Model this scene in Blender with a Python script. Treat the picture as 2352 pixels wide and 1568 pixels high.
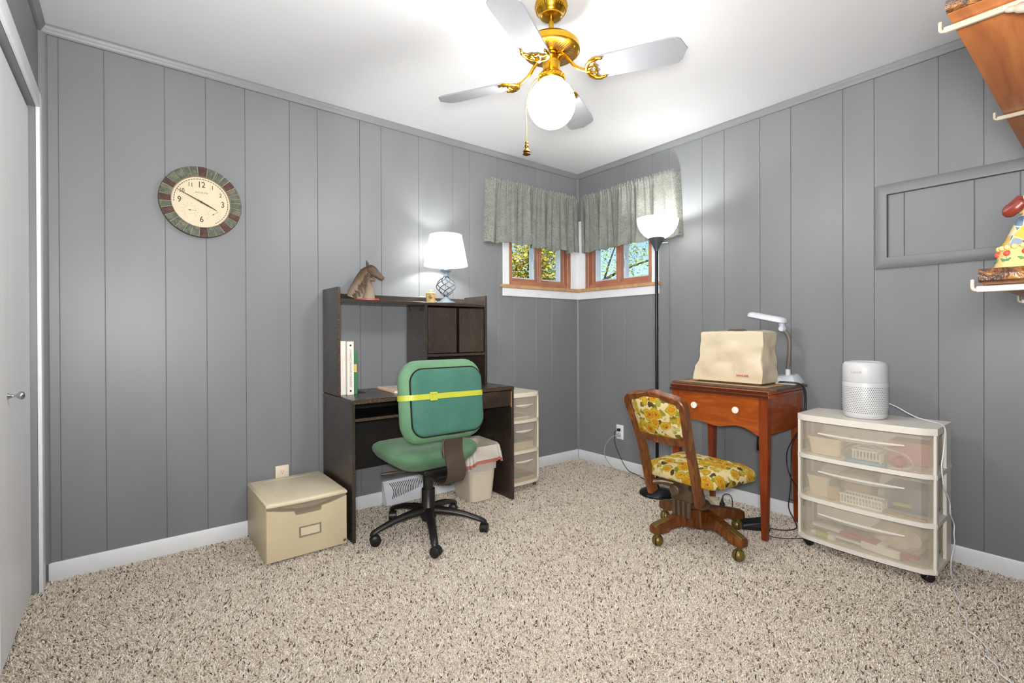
import bpy, bmesh, math, random
import numpy as np
from mathutils import Vector, Matrix, noise as mnoise

for o in list(bpy.data.objects):
    bpy.data.objects.remove(o)
SC = bpy.context.scene
COL = SC.collection
PI = math.pi
R = math.radians

# ------------------------------------------------------------------ camera
CAM_F, CAM_YAW, CAM_PITCH, CAM_ROLL, CAM_SY = 1115.25, 0.901637, -0.0037798, -0.0039272, -16.228
CAM_POS = Vector((-3.06465, -2.95018, 1.08099))
_fw = Vector((math.cos(CAM_YAW)*math.cos(CAM_PITCH), math.sin(CAM_YAW)*math.cos(CAM_PITCH), math.sin(CAM_PITCH)))
_r = Vector((math.sin(CAM_YAW), -math.cos(CAM_YAW), 0))
_u = _r.cross(_fw)
_r2 = _r*math.cos(CAM_ROLL) + _u*math.sin(CAM_ROLL)
_u2 = -_r*math.sin(CAM_ROLL) + _u*math.cos(CAM_ROLL)
cam_data = bpy.data.cameras.new('camera')
cam = bpy.data.objects.new('camera', cam_data)
COL.objects.link(cam)
cam.matrix_world = Matrix(((_r2.x, _u2.x, -_fw.x, CAM_POS.x), (_r2.y, _u2.y, -_fw.y, CAM_POS.y), (_r2.z, _u2.z, -_fw.z, CAM_POS.z), (0, 0, 0, 1)))
cam_data.sensor_width = 36.0
cam_data.lens = CAM_F*36.0/2352
cam_data.shift_y = CAM_SY/2352
cam_data.clip_start = 0.02
cam_data.clip_end = 300
SC.camera = cam

# ------------------------------------------------------------------ light, sky, exposure
SC.view_settings.view_transform = 'Standard'
SC.view_settings.look = 'None'
SC.view_settings.gamma = 1.0
SC.view_settings.use_curve_mapping = False
SC.view_settings.exposure = 1.08
GLOBE_STRENGTH = 38.0
TABLE_LAMP_WATTS = 5.0
TORCH_WATTS = 7.5
LIGHT_COLOR = (1.0, 0.985, 0.955)

# the photographer's flash, held beside the camera and bounced off the ceiling
flash_data = bpy.data.lights.new('bounce_flash', 'AREA')
flash_data.shape = 'DISK'
flash_data.size = 0.22
flash_data.energy = 43.0
flash_data.color = (1.0, 0.99, 0.98)
flash = bpy.data.objects.new('bounce_flash', flash_data)
COL.objects.link(flash)
flash.location = (-3.08, -2.97, 1.16)
flash.rotation_euler = Vector((0.47, 0.47, 0.54)).to_track_quat('-Z', 'Y').to_euler()

world = bpy.data.worlds.new('sky')
SC.world = world
world.use_nodes = True
_nt = world.node_tree
_nt.nodes.clear()
_out = _nt.nodes.new('ShaderNodeOutputWorld')
_bg = _nt.nodes.new('ShaderNodeBackground')
_sky = _nt.nodes.new('ShaderNodeTexSky')
_sky.sky_type = 'NISHITA'
_sky.sun_disc = False
_sky.sun_elevation = R(42)
_sky.sun_rotation = R(215)
_sky.air_density = 1.0
_sky.ozone_density = 4.0
_bg.inputs['Strength'].default_value = 0.10
_nt.links.new(_sky.outputs[0], _bg.inputs['Color'])
_nt.links.new(_bg.outputs[0], _out.inputs['Surface'])
sun_data = bpy.data.lights.new('sun', 'SUN')
sun_data.energy = 4.5
sun_data.angle = R(0.6)
sun_data.color = (1.0, 0.93, 0.82)
sun = bpy.data.objects.new('sun', sun_data)
COL.objects.link(sun)
sun.location = (-8, -10, 14)
sun.rotation_euler = Vector((0.55, 0.62, -0.62)).to_track_quat('-Z', 'Y').to_euler()

# ------------------------------------------------------------------ helpers: colour, materials
def lin(c):
    if isinstance(c, str):
        c = tuple(int(c[i:i+2], 16) for i in (0, 2, 4))
    return tuple((v/255/12.92 if v/255 <= 0.04045 else ((v/255+0.055)/1.055)**2.4) for v in c) + (1.0,)

class NT:
    """small wrapper round a material node tree"""
    def __init__(self, name):
        self.m = bpy.data.materials.new(name)
        self.m.use_nodes = True
        self.t = self.m.node_tree
        self.p = self.t.nodes['Principled BSDF']
        self.out = self.t.nodes['Material Output']
    def n(self, kind, **kw):
        nd = self.t.nodes.new('ShaderNode'+kind)
        for k, v in kw.items():
            if k.startswith('i_'):
                key = k[2:].replace('_', ' ')
                nd.inputs[int(key) if key.isdigit() else key].default_value = v
            else:
                setattr(nd, k, v)
        return nd
    def l(self, a, b):
        self.t.links.new(a, b)
    def coord(self, scale=(1, 1, 1), rot=(0, 0, 0), kind='Object'):
        tc = self.n('TexCoord')
        mp = self.n('Mapping')
        mp.inputs['Scale'].default_value = scale
        mp.inputs['Rotation'].default_value = rot
        self.l(tc.outputs[kind], mp.inputs['Vector'])
        return mp.outputs[0]
    def noise(self, vec, scale=5, detail=3, rough=0.55, dist=0.0):
        nd = self.n('TexNoise')
        nd.inputs['Scale'].default_value = scale
        nd.inputs['Detail'].default_value = detail
        nd.inputs['Roughness'].default_value = rough
        nd.inputs['Distortion'].default_value = dist
        if vec is not None:
            self.l(vec, nd.inputs['Vector'])
        return nd
    def ramp(self, fac, stops, interp='LINEAR'):
        nd = self.n('ValToRGB')
        cr = nd.color_ramp
        cr.interpolation = interp
        while len(cr.elements) < len(stops):
            cr.elements.new(0.5)
        for e, (pos, c) in zip(cr.elements, stops):
            e.position = pos
            e.color = lin(c) if not (isinstance(c, tuple) and len(c) == 4) else c
        self.l(fac, nd.inputs['Fac'])
        return nd.outputs['Color']
    def mix(self, fac, a, b, mode='MIX'):
        nd = self.n('Mix', data_type='RGBA', blend_type=mode)
        for sock, v in ((nd.inputs['Factor'], fac), (nd.inputs['A'], a), (nd.inputs['B'], b)):
            if hasattr(v, 'links') or hasattr(v, 'is_linked'):
                self.l(v, sock)
            elif isinstance(v, (int, float)):
                sock.default_value = v
            else:
                sock.default_value = lin(v) if not (isinstance(v, tuple) and len(v) == 4) else v
        return nd.outputs['Result']
    def math(self, op, a, b=0.0, clamp=False):
        nd = self.n('Math', operation=op, use_clamp=clamp)
        for i, v in enumerate((a, b)):
            if hasattr(v, 'is_linked'):
                self.l(v, nd.inputs[i])
            else:
                nd.inputs[i].default_value = v
        return nd.outputs[0]
    def bump(self, h, strength=0.2, dist=0.01, normal=None):
        nd = self.n('Bump')
        nd.inputs['Strength'].default_value = strength
        nd.inputs['Distance'].default_value = dist
        self.l(h, nd.inputs['Height'])
        if normal is not None:
            self.l(normal, nd.inputs['Normal'])
        self.l(nd.outputs[0], self.p.inputs['Normal'])
        return nd.outputs[0]
    def setp(self, **kw):
        for k, v in kw.items():
            s = self.p.inputs[k.replace('_', ' ')]
            if hasattr(v, 'is_linked'):
                self.l(v, s)
            elif isinstance(v, str):
                s.default_value = lin(v)
            else:
                s.default_value = v
        return self

M = {}
def plain(name, col, rough=0.5, metal=0.0, var=0.06, vscale=14, bump=0.0, bscale=180, spec=0.5, coat=0.0):
    """flat colour with a little mottling, plus optional fine relief"""
    k = NT(name)
    c = lin(col)
    vec = k.coord()
    nz = k.noise(vec, vscale, 3)
    lo = tuple(v*(1-var) for v in c[:3]) + (1,)
    hi = tuple(min(1, v*(1+var)) for v in c[:3]) + (1,)
    k.l(k.ramp(nz.outputs['Fac'], [(0.3, lo), (0.7, hi)]), k.p.inputs['Base Color'])
    k.setp(Roughness=rough, Metallic=metal, Specular_IOR_Level=spec, Coat_Weight=coat)
    if bump:
        k.bump(k.noise(vec, bscale, 2).outputs['Fac'], bump, 0.004)
    M[name] = k.m
    return k.m

def wood(name, c1, c2, c3, scale=(3, 30, 3), rough=0.4, bump=0.05, dist=2.0, coat=0.0, worn=None):
    k = NT(name)
    vec = k.coord(scale)
    nz = k.noise(vec, 1.6, 5, 0.6, dist)
    col = k.ramp(nz.outputs['Fac'], [(0.28, c1), (0.5, c2), (0.75, c3)])
    if worn:
        v2 = k.coord()
        w = k.noise(v2, 60, 4, 0.7)
        f = k.ramp(w.outputs['Fac'], [(0.6, (0, 0, 0, 1)), (0.72, (1, 1, 1, 1))])
        col = k.mix(f, col, worn)
    k.l(col, k.p.inputs['Base Color'])
    k.setp(Roughness=rough, Coat_Weight=coat, Coat_Roughness=0.2)
    k.bump(nz.outputs['Fac'], bump, 0.003)
    M[name] = k.m
    return k.m

# ------------------------------------------------------------------ helpers: geometry
class B:
    """collects shapes in one bmesh; build() links them as ONE mesh object"""
    def __init__(self):
        self.bm = bmesh.new()
    def box(self, x0, x1, y0, y1, z0, z1, bev=0.0, seg=2, mtx=None):
        vs = [self.bm.verts.new((x, y, z)) for z in (z0, z1) for y in (y0, y1) for x in (x0, x1)]
        fs = [self.bm.faces.new([vs[i] for i in q]) for q in ((0, 2, 3, 1), (4, 5, 7, 6), (0, 1, 5, 4), (2, 6, 7, 3), (0, 4, 6, 2), (1, 3, 7, 5))]
        allv = vs
        if bev > 0:
            es = list({e for f in fs for e in f.edges})
            r = bmesh.ops.bevel(self.bm, geom=es, offset=bev, segments=seg, profile=0.5, affect='EDGES')
            allv = list({v for f in r['faces'] for v in f.verts} | {v for v in vs if v.is_valid})
        if mtx is not None:
            bmesh.ops.transform(self.bm, matrix=mtx, verts=[v for v in allv if v.is_valid])
        return self
    def rings(self, rings, closed=True, cap0=True, cap1=True, loop=False):
        """skin consecutive rings of points; closed = each ring is a loop; loop = last ring joins first"""
        vr = [[self.bm.verts.new(p) for p in ring] for ring in rings]
        n = len(vr[0])
        pairs = list(zip(vr, vr[1:])) + ([(vr[-1], vr[0])] if loop else [])
        for a, b in pairs:
            for i in range(n if closed else n-1):
                j = (i+1) % n
                try:
                    self.bm.faces.new((a[i], a[j], b[j], b[i]))
                except ValueError:
                    pass
        if closed and not loop:
            if cap0:
                self.bm.faces.new(list(reversed(vr[0])))
            if cap1:
                self.bm.faces.new(vr[-1])
        return self
    def tube(self, pts, r, n=8, cap=True, closed=False):
        pts = [Vector(p) for p in pts]
        rs = r if isinstance(r, (list, tuple)) else [r]*len(pts)
        rings = []
        nrm = None
        m = len(pts)
        for i, p in enumerate(pts):
            if closed:
                t = (pts[(i+1) % m]-pts[i-1])
            else:
                t = (pts[min(i+1, m-1)]-pts[max(i-1, 0)])
            if t.length < 1e-9:
                t = Vector((0, 0, 1))
            t.normalize()
            if nrm is None:
                nrm = t.orthogonal().normalized()
            else:
                nrm = (nrm - t*nrm.dot(t))
                nrm = nrm.normalized() if nrm.length > 1e-6 else t.orthogonal().normalized()
            bn = t.cross(nrm)
            rings.append([p + (nrm*math.cos(2*PI*k/n)+bn*math.sin(2*PI*k/n))*rs[i] for k in range(n)])
        self.rings(rings, cap0=cap, cap1=cap, loop=closed)
        return self
    def lathe(self, prof, n=24, c=(0, 0, 0), mtx=None, ring_loop=False):
        """profile of (radius, height) turned about z"""
        rings = []
        for r, z in prof:
            ring = [Vector((max(r, 1e-5)*math.cos(2*PI*k/n), max(r, 1e-5)*math.sin(2*PI*k/n), z)) for k in range(n)]
            if mtx is not None:
                ring = [mtx @ v for v in ring]
            rings.append([v+Vector(c) for v in ring])
        return self.rings(rings, cap0=not ring_loop, cap1=not ring_loop, loop=ring_loop)
    def prism(self, poly, d0, d1, axis='y', bev=0.0, seg=1, front_only=False):
        """2-D outline pushed from d0 to d1 along an axis; poly holds the two other coordinates in order"""
        def P(a, b, d):
            return {'x': (d, a, b), 'y': (a, d, b), 'z': (a, b, d)}[axis]
        v0 = [self.bm.verts.new(P(a, b, d0)) for a, b in poly]
        v1 = [self.bm.verts.new(P(a, b, d1)) for a, b in poly]
        f0 = self.bm.faces.new(v0)
        f1 = self.bm.faces.new(list(reversed(v1)))
        sides = []
        n = len(poly)
        for i in range(n):
            j = (i+1) % n
            sides.append(self.bm.faces.new((v0[j], v0[i], v1[i], v1[j])))
        if bev > 0:
            es = set(f0.edges)
            if not front_only:
                es |= set(f1.edges)
            bmesh.ops.bevel(self.bm, geom=list(es), offset=bev, segments=seg, profile=0.5, affect='EDGES')
        return self
    def ball(self, c, r, n=16, m=10, sc=(1, 1, 1)):
        rings = []
        for i in range(1, m):
            a = PI*i/m - PI/2
            rings.append([(c[0]+r*sc[0]*math.cos(a)*math.cos(2*PI*k/n), c[1]+r*sc[1]*math.cos(a)*math.sin(2*PI*k/n), c[2]+r*sc[2]*math.sin(a)) for k in range(n)])
        return self.rings(rings)
    def xf(self, mtx):
        bmesh.ops.transform(self.bm, matrix=mtx, verts=self.bm.verts)
        return self
    def build(self, name, mat, parent=None, smooth=35, loc=None, rot=None, keep_normals=False):
        if not keep_normals:
            bmesh.ops.recalc_face_normals(self.bm, faces=self.bm.faces)
        me = bpy.data.meshes.new(name)
        self.bm.to_mesh(me)
        self.bm.free()
        return link(name, me, mat, parent, smooth, loc, rot)

def link(name, me, mat, parent=None, smooth=35, loc=None, rot=None):
    if mat is not None and not me.materials:
        me.materials.append(M[mat] if isinstance(mat, str) else mat)
    if smooth and len(me.polygons):
        me.polygons.foreach_set('use_smooth', [True]*len(me.polygons))
        if smooth < 180:
            me.set_sharp_from_angle(angle=R(smooth))
    o = bpy.data.objects.new(name, me)
    COL.objects.link(o)
    if parent is not None:
        o.parent = parent
    if loc is not None:
        o.location = loc
    if rot is not None:
        o.rotation_euler = rot
    return o

def tag(o, label=None, cat=None, group=None, kind=None):
    for k, v in (('label', label), ('category', cat), ('group', group), ('kind', kind)):
        if v:
            o[k] = v
    return o

def thing(name, label, cat, loc=(0, 0, 0), rz=0.0, group=None):
    o = bpy.data.objects.new(name, None)
    COL.objects.link(o)
    o.empty_display_size = 0.05
    o.location = loc
    o.rotation_euler = (0, 0, rz)
    return tag(o, label, cat, group)

def struct(o, label, cat):
    return tag(o, label, cat, kind='structure')

def rrect(w, h, r, n=5, cx=0.0, cy=0.0):
    """outline of a rounded rectangle"""
    pts = []
    for sx, sy, a0 in ((1, 1, 0), (-1, 1, 90), (-1, -1, 180), (1, -1, 270)):
        for i in range(n+1):
            a = R(a0+90*i/n)
            pts.append((cx+sx*(w/2-r)+r*math.cos(a), cy+sy*(h/2-r)+r*math.sin(a)))
    return pts

def spline(pts, n=8, closed=False):
    """Catmull-Rom through points"""
    P = [Vector(p) for p in pts]
    m = len(P)
    out = []
    for i in range(m if closed else m-1):
        p0 = P[(i-1) % m] if closed or i > 0 else P[0]*2-P[1]
        p1, p2 = P[i], P[(i+1) % m]
        p3 = P[(i+2) % m] if closed or i+2 < m else P[-1]*2-P[-2]
        for k in range(n):
            t = k/n
            out.append(0.5*((2*p1)+(p2-p0)*t+(2*p0-5*p1+4*p2-p3)*t*t+(3*p1-p0-3*p2+p3)*t**3))
    if not closed:
        out.append(P[-1])
    return out

def text(name, body, size, mat, parent, loc, rot, align='CENTER', extrude=0.0004, sx=1.0, font_space=1.0, bold=0.0):
    cu = bpy.data.curves.new(name, 'FONT')
    cu.body = body
    cu.size = size
    cu.align_x = align
    cu.align_y = 'CENTER'
    cu.extrude = extrude
    cu.space_character = font_space
    cu.offset = bold
    tmp = bpy.data.objects.new(name+'_tmp', cu)
    COL.objects.link(tmp)
    dg = bpy.context.evaluated_depsgraph_get()
    me = bpy.data.meshes.new_from_object(tmp.evaluated_get(dg))
    bpy.data.objects.remove(tmp)
    bpy.data.curves.remove(cu)
    me.name = name
    o = link(name, me, mat, parent, 0)
    o.location = loc
    o.rotation_euler = rot
    o.scale = (sx, 1, 1)
    return o

# ------------------------------------------------------------------ materials
def wall_paint():
    k = NT('wall_paint')
    vec = k.coord((1.2, 1.2, 0.35))
    nz = k.noise(vec, 3.0, 2)
    k.l(k.ramp(nz.outputs['Fac'], [(0.3, '797b7e'), (0.7, '7f8184')]), k.p.inputs['Base Color'])
    k.setp(Roughness=0.42)
    M['wall_paint'] = k.m
wall_paint()
plain('ceiling_paint', 'd2d3d5', 0.85, var=0.012, vscale=3)
plain('trim_white', 'eceef1', 0.38, var=0.03, vscale=9)
def door_paint():
    k = NT('door_paint')
    vec = k.coord((16, 16, 0.7))
    nz = k.noise(vec, 2.0, 4)
    k.l(k.ramp(nz.outputs['Fac'], [(0.3, 'e6e7e9'), (0.7, 'eeeff1')]), k.p.inputs['Base Color'])
    k.setp(Roughness=0.45)
    k.bump(nz.outputs['Fac'], 0.08, 0.003)
    M['door_paint'] = k.m
door_paint()
wood('window_wood', '8f5b42', 'a86f52', 'bb866a', (3, 3, 3), 0.35, 0.02, 0.6)
wood('sill_wood', 'a98058', 'c0976c', 'd0ab82', (8, 8, 2), 0.45, 0.03, 0.8)
plain('vinyl_white', 'e9ecf2', 0.35, var=0.02)
plain('chrome', 'b9bbbd', 0.22, 1.0, var=0.05)
def glass_pane():
    k = NT('glass_pane')
    tr = k.n('BsdfTransparent')
    tr.inputs[0].default_value = (0.97, 0.985, 0.98, 1)
    gl = k.n('BsdfGlossy')
    gl.inputs['Roughness'].default_value = 0.02
    fr = k.n('LayerWeight')
    fr.inputs[0].default_value = 0.25
    mx = k.n('MixShader')
    k.l(k.math('ADD', k.math('MULTIPLY', k.math('POWER', fr.outputs['Facing'], 4.0), 0.5), 0.035), mx.inputs[0])
    k.l(tr.outputs[0], mx.inputs[1])
    k.l(gl.outputs[0], mx.inputs[2])
    k.l(mx.outputs[0], k.out.inputs['Surface'])
    M['glass_pane'] = k.m
glass_pane()
def carpet_mats():
    k = NT('carpet_backing')
    vec = k.coord()
    k.l(k.ramp(k.noise(vec, 90, 3).outputs['Fac'], [(0.35, 'cbb9a4'), (0.65, 'e6d8c6')]), k.p.inputs['Base Color'])
    k.setp(Roughness=0.95, Specular_IOR_Level=0.1)
    k.bump(k.noise(vec, 120, 2).outputs['Fac'], 0.6, 0.006)
    M['carpet_backing'] = k.m
    k = NT('carpet_yarn')
    at = k.n('Attribute', attribute_name='tint')
    k.l(at.outputs['Color'], k.p.inputs['Base Color'])
    k.setp(Roughness=0.95, Specular_IOR_Level=0.1, Sheen_Weight=0.15)
    M['carpet_yarn'] = k.m
carpet_mats()

# ------------------------------------------------------------------ room shell
RH = 2.44
XC = -3.365          # closet wall face
YB = -3.06           # wall behind the camera
WIN = (0.093, 0.764, 1.45, 1.975)     # window: from corner, to, bottom, top
L_SEAMS = [XC, -3.303, -3.147, -2.917, -2.744, -2.564, -2.339, -2.185, -1.931, -1.791, -1.526, -1.26, -1.117, -0.865, -0.713, -0.484, -0.312, 0.0]
R_SEAMS = [0.0, -0.273, -0.508, -0.764, -0.907, -1.163, -1.319, -1.548, -1.726, -1.991, -2.133, -2.39, -2.548, -2.78, -2.93, YB]

# wall slabs with their window openings (planks lie in front of them)
OP = (WIN[0]-0.02, WIN[1]+0.02, WIN[2]-0.03, WIN[3]+0.02)
def shell_wall(name, mapf):
    b = B()
    def bx(s0, s1, d0, d1, z0, z1):
        p, q = mapf(s0, d0), mapf(s1, d1)
        b.box(min(p[0], q[0]), max(p[0], q[0]), min(p[1], q[1]), max(p[1], q[1]), z0, z1)
    end = 3.52 if name == 'wall_left' else 3.2
    bx(-0.15, end, 0.005, 0.15, -0.1, OP[2])
    bx(-0.15, end, 0.005, 0.15, OP[3], RH+0.1)
    bx(OP[1], end, 0.005, 0.15, OP[2], OP[3])
    bx(-0.15 if name == 'wall_left' else 0.005, OP[0], 0.005, 0.15, OP[2], OP[3])
    return b.build(name, 'wall_paint', smooth=0)
mapL = lambda s, d: (-s, d)
mapR = lambda s, d: (d, -s)
wall_left = struct(shell_wall('wall_left', mapL), 'grey painted wall of vertical boards with the clock and the black desk', 'wall')
wall_right = struct(shell_wall('wall_right', mapR), 'grey painted wall of vertical boards behind the sewing table', 'wall')

def planks(parent, seams, axis):
    ga = 0.0007
    for a, b_ in zip(seams, seams[1:]):
        s0, s1 = sorted((abs(a), abs(b_)))
        s0, s1 = s0+ga, s1-ga
        oa, ob, za, zb = OP
        z0, z1 = 0.0, RH
        polys = []
        if s1 <= oa or s0 >= ob:
            polys = [[(s0, z0), (s1, z0), (s1, z1), (s0, z1)]]
        elif s0 >= oa and s1 <= ob:
            polys = [[(s0, z0), (s1, z0), (s1, za), (s0, za)], [(s0, zb), (s1, zb), (s1, z1), (s0, z1)]]
        elif s0 < oa:
            polys = [[(s0, z0), (s1, z0), (s1, za), (oa, za), (oa, zb), (s1, zb), (s1, z1), (s0, z1)]]
            if s1 > ob:
                polys = [[(s0, z0), (s1, z0), (s1, za), (s0, za)], [(s0, zb), (s1, zb), (s1, z1), (s0, z1)]]
        else:
            polys = [[(s0, z0), (s1, z0), (s1, z1), (s0, z1), (s0, zb), (ob, zb), (ob, za), (s0, za)]]
        for poly in polys:
            poly = [(-s, z) for s, z in poly]
            B().prism(poly, 0.0, 0.005, 'y' if axis == 'L' else 'x', bev=0.0016, front_only=True).build('plank', 'wall_paint', parent, smooth=0)
planks(wall_left, L_SEAMS, 'L')
planks(wall_right, R_SEAMS, 'R')

# closet wall with the recess of its sliding doors
DOOR = (-1.36, -0.112, 2.035)
b = B()
b.box(-3.56, -3.46, YB-0.1, 0.12, -0.1, RH+0.1)
b.box(-3.46, XC, DOOR[1], 0.011, -0.1, RH+0.1)
b.box(-3.46, XC, DOOR[0], DOOR[1], DOOR[2], RH+0.1)
b.box(-3.46, XC, YB, DOOR[0], -0.1, RH+0.1)
wall_closet = struct(b.build('wall_closet', 'wall_paint', smooth=0), 'grey wall above the white closet door', 'wall')
wall_back = struct(B().box(-3.56, 0.15, YB-0.12, YB, -0.1, RH+0.1).build('wall_back', 'wall_paint', smooth=0), 'grey wall carrying the wooden shelves', 'wall')
ceiling = struct(B().box(-3.56, 0.15, YB-0.12, 0.15, RH, RH+0.14).build('ceiling', 'ceiling_paint', smooth=0), 'smooth white ceiling above the brass fan', 'ceiling')
floor = struct(B().box(-3.56, 0.15, YB-0.12, 0.15, -0.12, -0.013).build('floor', 'carpet_backing', smooth=0), 'speckled beige cut-pile carpet covering the floor', 'floor')

# carpet pile: short twisted tufts, one object nobody could count
def carpet_pile():
    rng = np.random.default_rng(5)
    sp = 0.0066
    gx, gy = np.meshgrid(np.arange(XC-0.03, -0.012, sp), np.arange(YB+0.05, -0.014, sp))
    x = gx.ravel() + rng.uniform(-.5, .5, gx.size)*sp
    y = gy.ravel() + rng.uniform(-.5, .5, gx.size)*sp
    dx, dy = x-CAM_POS.x, y-CAM_POS.y
    dep = dx*math.cos(CAM_YAW)+dy*math.sin(CAM_YAW)
    lat = dx*math.sin(CAM_YAW)-dy*math.cos(CAM_YAW)
    keep = (dep > 1.0) & (np.abs(lat) < 1.12*dep+0.25)
    x, y = x[keep], y[keep]
    n = len(x)
    # slow waves of lean, as left by a vacuum cleaner and by feet
    wave = np.sin(x*5.1+1.7*np.sin(y*3.3)+0.6)*np.cos(y*4.3+1.3*np.sin(x*2.7)+1.1)
    ang = rng.uniform(0, 2*PI, n)
    tilt = rng.uniform(0.35, 1.3, n)
    L = rng.uniform(0.010, 0.015, n)
    rad = rng.uniform(0.0022, 0.0033, n)
    lx = np.cos(ang)*np.sin(tilt)+0.35*wave
    ly = np.sin(ang)*np.sin(tilt)+0.2*wave
    lz = np.maximum(np.cos(tilt), 0.32)
    z0 = -0.0125
    hgt = np.minimum(L*lz, 0.0135)
    verts = np.zeros((n, 7, 3), np.float32)
    ph = rng.uniform(0, 2*PI, n)
    for ring, (f, rr) in enumerate(((0.0, 0.85), (0.62, 1.0))):
        for k in range(3):
            a = ph + 2*PI*k/3 + ring*0.7
            verts[:, ring*3+k, 0] = x + lx*L*f*0.75 + np.cos(a)*rad*rr
            verts[:, ring*3+k, 1] = y + ly*L*f*0.75 + np.sin(a)*rad*rr
            verts[:, ring*3+k, 2] = z0 + hgt*f
    verts[:, 6, 0] = x + lx*L
    verts[:, 6, 1] = y + ly*L
    verts[:, 6, 2] = z0 + hgt
    tri = np.array([[0, 1, 4], [0, 4, 3], [1, 2, 5], [1, 5, 4], [2, 0, 3], [2, 3, 5], [3, 4, 6], [4, 5, 6], [5, 3, 6]])
    faces = (tri[None]+7*np.arange(n)[:, None, None]).reshape(-1)
    me = bpy.data.meshes.new('carpet_pile')
    me.vertices.add(n*7)
    me.vertices.foreach_set('co', verts.ravel())
    me.loops.add(len(faces))
    me.loops.foreach_set('vertex_index', faces.astype(np.int32))
    nf = len(faces)//3
    me.polygons.add(nf)
    me.polygons.foreach_set('loop_start', (np.arange(nf)*3).astype(np.int32))
    me.polygons.foreach_set('loop_total', np.full(nf, 3, np.int32))
    me.update(calc_edges=True)
    pal = np.array([lin('f3eadc'), lin('ebdfce'), lin('d6c6b1'), lin('8f7a63'), lin('57463a')], np.float32)
    w = rng.choice(5, n, p=(0.42, 0.31, 0.17, 0.065, 0.035))
    c = pal[w]*rng.uniform(0.9, 1.1, (n, 1)).astype(np.float32)
    c[:, 3] = 1
    at = me.attributes.new('tint', 'FLOAT_COLOR', 'POINT')
    at.data.foreach_set('color', np.repeat(c, 7, axis=0).ravel())
    o = link('carpet_pile', me, 'carpet_yarn', floor, 0)
    o['kind'] = 'stuff'
carpet_pile()

# skirting boards, crown and corner mouldings
def skirting(name, pts, label):
    b = B()
    for x0, x1, y0, y1 in pts:
        b.box(x0, x1, y0, y1, -0.013, 0.072, 0.004, 2)
    return struct(b.build(name, 'trim_white', smooth=30), label, 'baseboard')
skirting('baseboard_left', [(XC+0.02, -1.80, -0.013, -0.0005), (-1.285, -0.013, -0.013, -0.0005)], 'low white baseboard along the clock wall')
skirting('baseboard_right', [(-0.013, -0.0005, YB+0.01, -0.0135)], 'low white baseboard along the sewing table wall')
def crown(name, p0, p1, nrm, label):
    """cove moulding from p0 to p1, growing towards nrm and down from the ceiling"""
    prof = [(0.0, 0.0), (0.024, 0.0), (0.024, -0.006), (0.021, -0.014), (0.016, -0.023), (0.011, -0.031), (0.010, -0.040), (0.0, -0.040)]
    rings = [[(p[0]+nrm[0]*a, p[1]+nrm[1]*a, RH-0.0005+h) for a, h in prof] for p in (p0, p1)]
    return struct(B().rings(rings).build(name, 'wall_paint', smooth=50), label, 'trim')
crown('trim_1', (XC, -0.0005), (-0.0005, -0.0005), (0, -1), 'grey crown moulding above the clock')
crown('trim_2', (-0.0005, -0.024), (-0.0005, YB), (-1, 0), 'grey crown moulding above the sewing table wall')
crown('trim_3', (XC+0.0005, -0.024), (XC+0.0005, YB), (1, 0), 'grey crown moulding above the closet door')
def corner_round(name, cx, cy, sx, sy, z0, z1, r, label):
    prof = [(0, 0)]+[(r*math.cos(a*PI/12), r*math.sin(a*PI/12)) for a in range(0, 7)]
    rings = [[(cx+sx*a, cy+sy*c, z) for a, c in prof] for z in (z0, z1)]
    return struct(B().rings(rings).build(name, 'wall_paint', smooth=50), label, 'trim')
corner_round('trim_4', -0.0006, -0.0006, -1, -1, 0.0725, 1.361, 0.018, 'grey corner moulding below the windows')
corner_round('trim_5', -0.0006, -0.0006, -1, -1, 2.06, RH-0.0405, 0.018, 'grey corner moulding above the windows')
corner_round('trim_6', XC+0.0006, -0.0006, 1, -1, 0.0725, RH-0.0405, 0.028, 'grey corner moulding beside the closet door casing')

# closet doors and casing
def closet_door(name, xf, y0, y1, knob_y, label):
    d = struct(B().box(xf-0.032, xf, y0, y1, 0.002, DOOR[2]-0.012, 0.002, 1).build(name, 'door_paint', smooth=0), label, 'door')
    if knob_y:
        k = B()
        prof = [(0.0105, 0.0), (0.0095, 0.003), (0.006, 0.008), (0.0045, 0.014), (0.0048, 0.02), (0.009, 0.024), (0.0135, 0.029), (0.0145, 0.034), (0.012, 0.039), (0.006, 0.042), (0.0, 0.0425)]
        k.lathe(prof, 20, (0, 0, 0), Matrix.Rotation(PI/2, 4, 'Y'))
        o = k.build('knob', 'chrome', d, 60, loc=(xf+0.0003, knob_y, 0.872))
        o['label'] = 'small round chrome knob'
    return d
closet_door('door_1', -3.386, -0.745, DOOR[1]-0.004, -0.60, 'white closet door with a round chrome knob')
closet_door('door_2', -3.424, DOOR[0]+0.004, -0.70, None, 'white closet door set behind the door with the knob')
b = B()
b.box(XC+0.0005, XC+0.0145, DOOR[1]-0.002, -0.032, -0.013, DOOR[2]+0.068, 0.003, 2)
b.box(XC+0.0005, XC+0.010, DOOR[1]+0.004, -0.060, -0.013, DOOR[2]+0.03, 0.003, 2)
struct(b.build('trim_7', 'trim_white', smooth=40), 'white upright door casing at the closet corner', 'trim')
b = B()
b.box(XC+0.0005, XC+0.0145, DOOR[0]-0.09, DOOR[1]-0.0025, DOOR[2], DOOR[2]+0.068, 0.003, 2)
struct(b.build('trim_8', 'trim_white', smooth=40), 'white horizontal door casing over the closet door', 'trim')

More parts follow.
